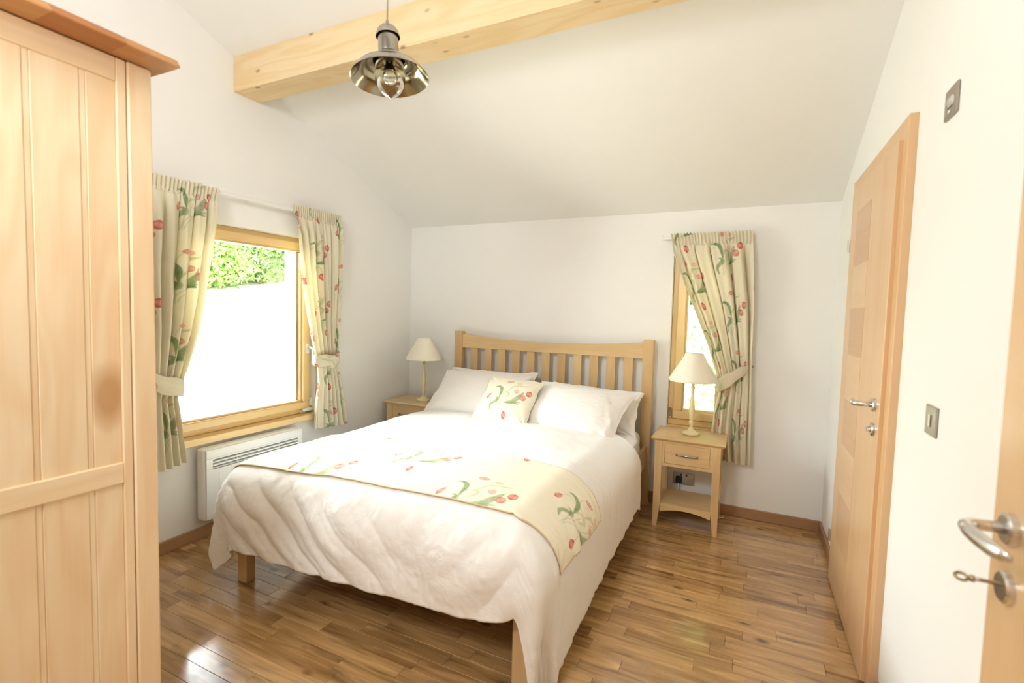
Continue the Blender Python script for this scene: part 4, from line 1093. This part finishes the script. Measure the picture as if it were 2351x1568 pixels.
MB().tube([tuple((TL @ Vector(p)) + Vector((0, 0, PV))) for p in ((-0.008, 0, 2.215 - 2.395), (-0.004, 0.003, 2.219 - 2.395), (0.0, 0, 2.214 - 2.395), (0.004, -0.003, 2.219 - 2.395), (0.008, 0, 2.215 - 2.395))], 0.0006, 5).build('filament', M['steel'], o)
pt_lathe([(0.0465, 2.266), (0.0510, 2.245), (0.0540, 2.215), (0.0545, 2.196), (0.0520, 2.178), (0.046, 2.160), (0.036, 2.144), (0.022, 2.131), (0.010, 2.125), (0.006, 2.122), (0.004, 2.118), (0.0, 2.117)], 40).build('glass_cover', M['bulbglass'], pe, smooth=True)

# ------------------------------------------------------------------ switches on right wall
def plate(name, y0, y1, z0, z1, label, cat):
    r_ = empty(name, (W, (y0 + y1) / 2, (z0 + z1) / 2)); tag(r_, label, cat)
    hy_, hz_ = (y1 - y0) / 2, (z1 - z0) / 2
    MB().box((-0.007, -hy_, -hz_), (0.0, hy_, hz_), bev=0.002).build('face_plate', M['steel_plate'], r_)
    return r_
r_ = plate('isolator_switch', -1.897, -1.804, 1.938, 2.022, 'brushed steel switch plate high on the wall above the door height', 'switch')
MB().prism([(-0.0065, -0.012), (-0.0125, 0.0), (-0.010, 0.014), (-0.0065, 0.014)], 'y', -0.017, 0.017).build('rocker_switch', M['steel'], r_)
MB().box((-0.010, -0.006, -0.030), (-0.0065, 0.006, -0.022), bev=0.001).build('indicator', M['whitep'], r_)
MB().box((-0.008, -0.018, -0.0155), (-0.0068, 0.018, -0.0135)).build('rocker_gap', M['black'], r_)
r_ = plate('dimmer_plate', -1.930, -1.843, 1.041, 1.125, 'brushed steel square plate at hand height beside the closed door', 'switch')
MB().box((-0.0105, -0.007, -0.018), (-0.0065, 0.007, 0.018), bev=0.001).build('rocker_switch', M['steel'], r_)
for dy in (-0.03, 0.03): 
    MB().lathe([(0, 0.002), (0.0028, 0.0018), (0.003, 0)], (-0.0068, dy, 0), 10, Matrix.Rotation(-PI / 2, 4, 'Y')).build('screw', M['steel'], r_)

# ------------------------------------------------------------------ wardrobe
XW, XB, YW1, YW0, HC = 1.300, 0.715, -2.843, -3.750, 1.992
wc = ((XW + XB) / 2, (YW0 + YW1) / 2)
wr = empty('wardrobe', (wc[0], wc[1], 0)); wo = (-wc[0], -wc[1], 0)
tag(wr, 'tall blond birch wardrobe with plank-panelled doors and overhanging cornice in the left foreground', 'wardrobe')
def Q(mb, nm, mat, parent=None, smooth=False): return mb.build(nm, mat, parent or wr, smooth=smooth, off=wo)
SD, DS = 0.058, 0.0225
for (a, b) in ((YW1 - SD, YW1), (YW0, YW0 + SD)):
    Q(MB().box((XW - 0.03, a, 0.0), (XW, b, HC), bev=0.004), 'corner_post', M['warZ'])
Q(MB().box((XB, YW1 - 0.022, 0.06), (XW - 0.03, YW1 - 0.002, HC)), 'side_panel', M['warZ'])
Q(MB().box((XB, YW0 + 0.002, 0.06), (XW - 0.03, YW0 + 0.022, HC)), 'side_panel', M['warZ'])
for yy in (YW1 - 0.04, YW0 + 0.004): Q(MB().box((XB, yy, 0.0), (XB + 0.03, yy + 0.036, 0.07)), 'rear_foot', M['warZ'])
Q(MB().box((XB, YW0 + 0.02, 0.06), (XB + 0.014, YW1 - 0.02, HC)), 'back_panel', M['warZ'])
Q(MB().box((XB, YW0 + 0.02, 0.06), (XW - 0.03, YW1 - 0.02, 0.10)), 'bottom_board', M['warY'])
Q(MB().box((XW - 0.03, YW0 + SD, 0.0), (XW - 0.004, YW1 - SD, 0.09), bev=0.003), 'plinth', M['warY'])
ymid = (YW0 + YW1) / 2
for (d0, d1_) in ((YW0 + SD + 0.002, ymid - 0.001), (ymid + 0.001, YW1 - SD - 0.002)):
    dw = Q(MB().box((XW - 0.022, d0, 0.095), (XW - 0.004, d0 + DS, HC - 0.002), bev=0.002).box((XW - 0.022, d1_ - DS, 0.095), (XW - 0.004, d1_, HC - 0.002), bev=0.002), 'door', M['warZ'])
    for (z0_, z1_) in ((HC - 0.062, HC - 0.002), (0.868, 0.925), (0.095, 0.160)):
        Q(MB().box((XW - 0.021, d0 + DS, z0_), (XW - 0.0045, d1_ - DS, z1_), bev=0.002), 'door_rail', M['warY'], dw)
    # tongue and groove boards with a bead between them
    e1, e0 = d1_ - DS, d0 + DS
    cuts = [e1, e1 - 0.063, e1 - 0.169, e1 - 0.275, e0]
    for (z0_, z1_) in ((0.158, 0.870), (0.923, HC - 0.060)):
        for k in range(4):
            b1, b0 = cuts[k], cuts[k + 1]
            Q(MB().box((XW - 0.019, b0 + (0.0005 if k == 3 else 0.0), z0_), (XW - 0.0105, b1 - (0.0135 if k else 0.0), z1_), bev=0.0015), 'panel_board', M['warZ'], dw)
            if k: Q(MB().box((XW - 0.019, b1 - 0.0130, z0_), (XW - 0.0120, b1 - 0.0005, z1_), bev=0.001), 'bead_strip', M['warZ'], dw)
    ky = d0 + 0.012 if d0 > ymid - 0.01 else d1_ - 0.012
    Q(MB().lathe([(0, 0.028), (0.010, 0.026), (0.014, 0.020), (0.011, 0.012), (0.006, 0.008), (0.006, 0)], (XW - 0.004, ky, 1.05), 20, Matrix.Rotation(PI / 2, 4, 'Y')), 'door_knob', M['warZ'], dw, True)
# cornice built of finger-jointed blocks
co = Q(MB().box((XB, YW0 - 0.024, HC + 0.001), (XW, YW1 + 0.024, HC + 0.022)), 'cornice', M['cornice'])
yy = YW1 + 0.024; k = 0
lens = (0.075, 0.05, 0.145, 0.12, 0.15, 0.11, 0.16, 0.14)
while yy > YW0 - 0.024 + 0.001:
    y2 = max(yy - lens[k % 8], YW0 - 0.024)
    Q(MB().prism([(XW, HC), (XW + 0.089, HC), (XW + 0.089, HC + 0.004), (XW + 0.075, HC + 0.022), (XW, HC + 0.022)], 'y', y2 + 0.0002, yy - 0.0002), 'cornice_block', M['cornice'], co)
    yy = y2; k += 1

# ================================================================== OUTSIDE
def ground_h(x, y):
    dl = np.maximum(-x - 0.75, 0); db = np.maximum(y - 0.75, 0)
    d = np.sqrt(dl ** 2 + db ** 2)
    return -0.25 + 0.335 * np.minimum(d, 30) + 0.05 * fbm(x * 1.3, y * 1.3, 3) * np.clip(d, 0, 1)
gx = np.linspace(-16, 8, 150)[:, None] + 0 * np.linspace(-8, 18, 160)[None, :]; gy = np.linspace(-8, 18, 160)[None, :] + 0 * gx
inside = (gx > -WT) & (gy < WT)
gz = np.where(inside, -0.25, ground_h(gx, gy) + 0.02 * fbm(gx * 6, gy * 6, 9))
def soil():
    m, n, l, b = new_mat('pale_dry_soil')
    tc = n.new('ShaderNodeTexCoord'); nz = n.new('ShaderNodeTexNoise'); nz.inputs['Scale'].default_value = 7; nz.inputs['Detail'].default_value = 6
    l.new(tc.outputs['Object'], nz.inputs['Vector'])
    r = n.new('ShaderNodeValToRGB'); r.color_ramp.elements[0].position = 0.28; r.color_ramp.elements[0].color = srgb(176, 170, 130)
    r.color_ramp.elements[1].position = 0.42; r.color_ramp.elements[1].color = srgb(226, 220, 205)
    l.new(nz.outputs['Fac'], r.inputs[0]); l.new(r.outputs[0], b.inputs['Base Color']); b.inputs['Roughness'].default_value = 0.95
    return m
o = grid_mesh('ground', np.stack([gx, gy, gz], -1), soil()); tag(o, kind='structure')

def leaf_mat(name, c1, c2):
    m, n, l, b = new_mat(name)
    g = n.new('ShaderNodeNewGeometry'); mx = n.new('ShaderNodeMix'); mx.data_type = 'RGBA'
    mx.inputs['A'].default_value = c1; mx.inputs['B'].default_value = c2
    l.new(g.outputs['Random Per Island'], mx.inputs['Factor'])
    l.new(mx.outputs['Result'], b.inputs['Base Color']); b.inputs['Roughness'].default_value = 0.6
    tr = n.new('ShaderNodeBsdfTranslucent'); l.new(mx.outputs['Result'], tr.inputs['Color'])
    ms = n.new('ShaderNodeMixShader'); ms.inputs[0].default_value = 0.35
    l.new(b.outputs[0], ms.inputs[1]); l.new(tr.outputs[0], ms.inputs[2]); l.new(ms.outputs[0], n['Material Output'].inputs['Surface'])
    return m
LM = [leaf_mat('fresh_leaves', srgb(84, 118, 52), srgb(160, 188, 100)), leaf_mat('dark_leaves', srgb(52, 84, 38), srgb(120, 156, 76)), leaf_mat('dry_leaves', srgb(150, 140, 90), srgb(190, 186, 120))]
def leaves(name, pts, nrm, size, mat, parent, seed):
    r_ = np.random.RandomState(seed); n = len(pts)
    a = r_.normal(size=(n, 3)); a /= np.linalg.norm(a, axis=1)[:, None]
    b = np.cross(a, r_.normal(size=(n, 3))); b /= np.linalg.norm(b, axis=1)[:, None]
    s = size * (0.6 + 0.8 * r_.rand(n))[:, None]
    V = np.stack([pts - a * s, pts + b * s * 0.42, pts + a * s, pts - b * s * 0.42], 1).reshape(-1, 3)
    F = np.arange(4 * n)
    me = bpy.data.meshes.new(name); me.vertices.add(4 * n); me.vertices.foreach_set('co', V.astype(np.float32).reshape(-1))
    me.loops.add(4 * n); me.loops.foreach_set('vertex_index', F.astype(np.int32)); me.polygons.add(n); me.polygons.foreach_set('loop_start', (np.arange(n) * 4).astype(np.int32))
    me.update(calc_edges=True)
    return link(name, me, mat, parent)
def shrub(x, y, rx, rz, n, mat, label, seed, group='shrubs on the bank', stems=6, lsz=0.05):
    z = float(ground_h(np.array(x), np.array(y)))
    root = empty('shrub', (x, y, z)); tag(root, label, 'shrub', group)
    r_ = np.random.RandomState(seed); d = r_.normal(size=(n, 3)); d /= np.linalg.norm(d, axis=1)[:, None]
    rad = r_.rand(n) ** 0.45
    p = d * rad[:, None] * np.array((rx, rx, rz)); p[:, 2] += rz * 0.95
    # clumps
    cl = r_.normal(size=(40, 3)); cl /= np.linalg.norm(cl, axis=1)[:, None]; cl = cl * np.array((rx, rx, rz)) * 0.85; cl[:, 2] += rz
    k = r_.randint(0, 40, n // 2); p[:n // 2] = cl[k] + r_.normal(size=(n // 2, 3)) * 0.16
    p = p[p[:, 2] > 0.02]
    leaves('foliage', p, None, lsz, mat, root, seed)
    mb_ = MB()
    for q in range(stems):
        a = r_.rand() * 6.28; l_ = rz * (1.1 + 0.7 * r_.rand())
        dx, dy = math.cos(a) * rx * 0.7, math.sin(a) * rx * 0.7
        mb_.tube([(0.05 * dx, 0.05 * dy, -0.03), (0.3 * dx, 0.3 * dy, l_ * 0.4), (0.75 * dx, 0.7 * dy, l_ * 0.8), (1.2 * dx, 1.2 * dy, l_)], [0.022, 0.018, 0.012, 0.005], 6)
    mb_.build('stems', M['bark'], root, smooth=True)
    return root
sh = [(-6.2, 0.9, 0.75, 0.60, 1), (-6.3, 2.1, 0.75, 0.58, 0), (-6.4, 3.3, 0.75, 0.60, 1), (-6.6, 4.5, 0.75, 0.62, 0),
      (-7.7, 0.6, 1.0, 0.75, 1), (-7.8, 2.3, 1.0, 0.75, 1), (-7.9, 4.0, 1.0, 0.80, 0), (-8.0, 5.7, 1.0, 0.80, 1), (-9.8, 3.2, 1.6, 1.0, 1), (-9.9, 6.2, 1.6, 1.05, 0)]
nm_ = ['first from the left in the low front row', 'second in the low front row', 'third in the low front row', 'fourth in the low front row, by the post',
       'first from the left in the middle row', 'second in the middle row', 'third in the middle row', 'fourth in the middle row', 'tallest at the back on the left', 'tallest at the back on the right']
for k, (x, y, rx, rz, mi) in enumerate(sh):
    shrub(x, y, rx, rz, 7500, LM[mi], 'green shrub outside the left window, %s' % nm_[k], 100 + k, stems=9)
# a fallen branch at the foot of the shrubs
gz_ = lambda x, y: float(ground_h(np.array(x), np.array(y)))
o = MB().tube([(-5.3, 2.6, gz_(-5.3, 2.6) + .05), (-5.4, 2.9, gz_(-5.4, 2.9) + .08), (-5.45, 3.2, gz_(-5.45, 3.2) + .05), (-5.6, 3.6, gz_(-5.6, 3.6) + .06)], [0.05, 0.045, 0.04, 0.02], 8).build('fallen_branch', M['bark'], smooth=True)
tag(o, 'fallen branch lying below the shrubs outside the left window', 'branch')
# leaf litter, grass tufts and low plants as stuff
r_ = np.random.RandomState(5)
q = np.stack([-1.5 - 3.6 * r_.rand(110), -1.0 + 5.5 * r_.rand(110)], 1)
pts = []
for a, b in q:
    h = gz_(a, b)
    for j in range(6): pts.append((a + r_.normal() * 0.04, b + r_.normal() * 0.04, h + 0.02 + 0.03 * r_.rand()))
o = leaves('leaf_litter', np.array(pts), None, 0.028, LM[1], None, 77); tag(o, 'sparse dry leaves scattered on the pale bank', 'leaf litter', kind='stuff')
q = []
for j in range(5200):
    a, b = 0.3 + 3.6 * r_.rand(), 1.6 + 6.5 * r_.rand()
    if vn(a * 2.5, b * 2.5, 5) < 0.46: continue
    q.append((a, b, gz_(a, b) + 0.02 + 0.10 * r_.rand()))
o = leaves('ground_cover', np.array(q), None, 0.05, LM[1], None, 78); tag(o, 'low green plants growing on the bank outside the narrow window', 'ground cover', kind='stuff')
shrub(2.2, 9.0, 1.2, 1.3, 4000, LM[0], 'sunlit green shrub on the bank outside the narrow back window', 300, stems=8)
shrub(2.3, 6.2, 2.0, 2.9, 16000, LM[1], 'tall tree-like shrub added behind the narrow back window to block sky glare on the floor', 301, stems=9, group=None, lsz=0.11)  # added dense foliage, keeps the bright sky out of the floor reflection
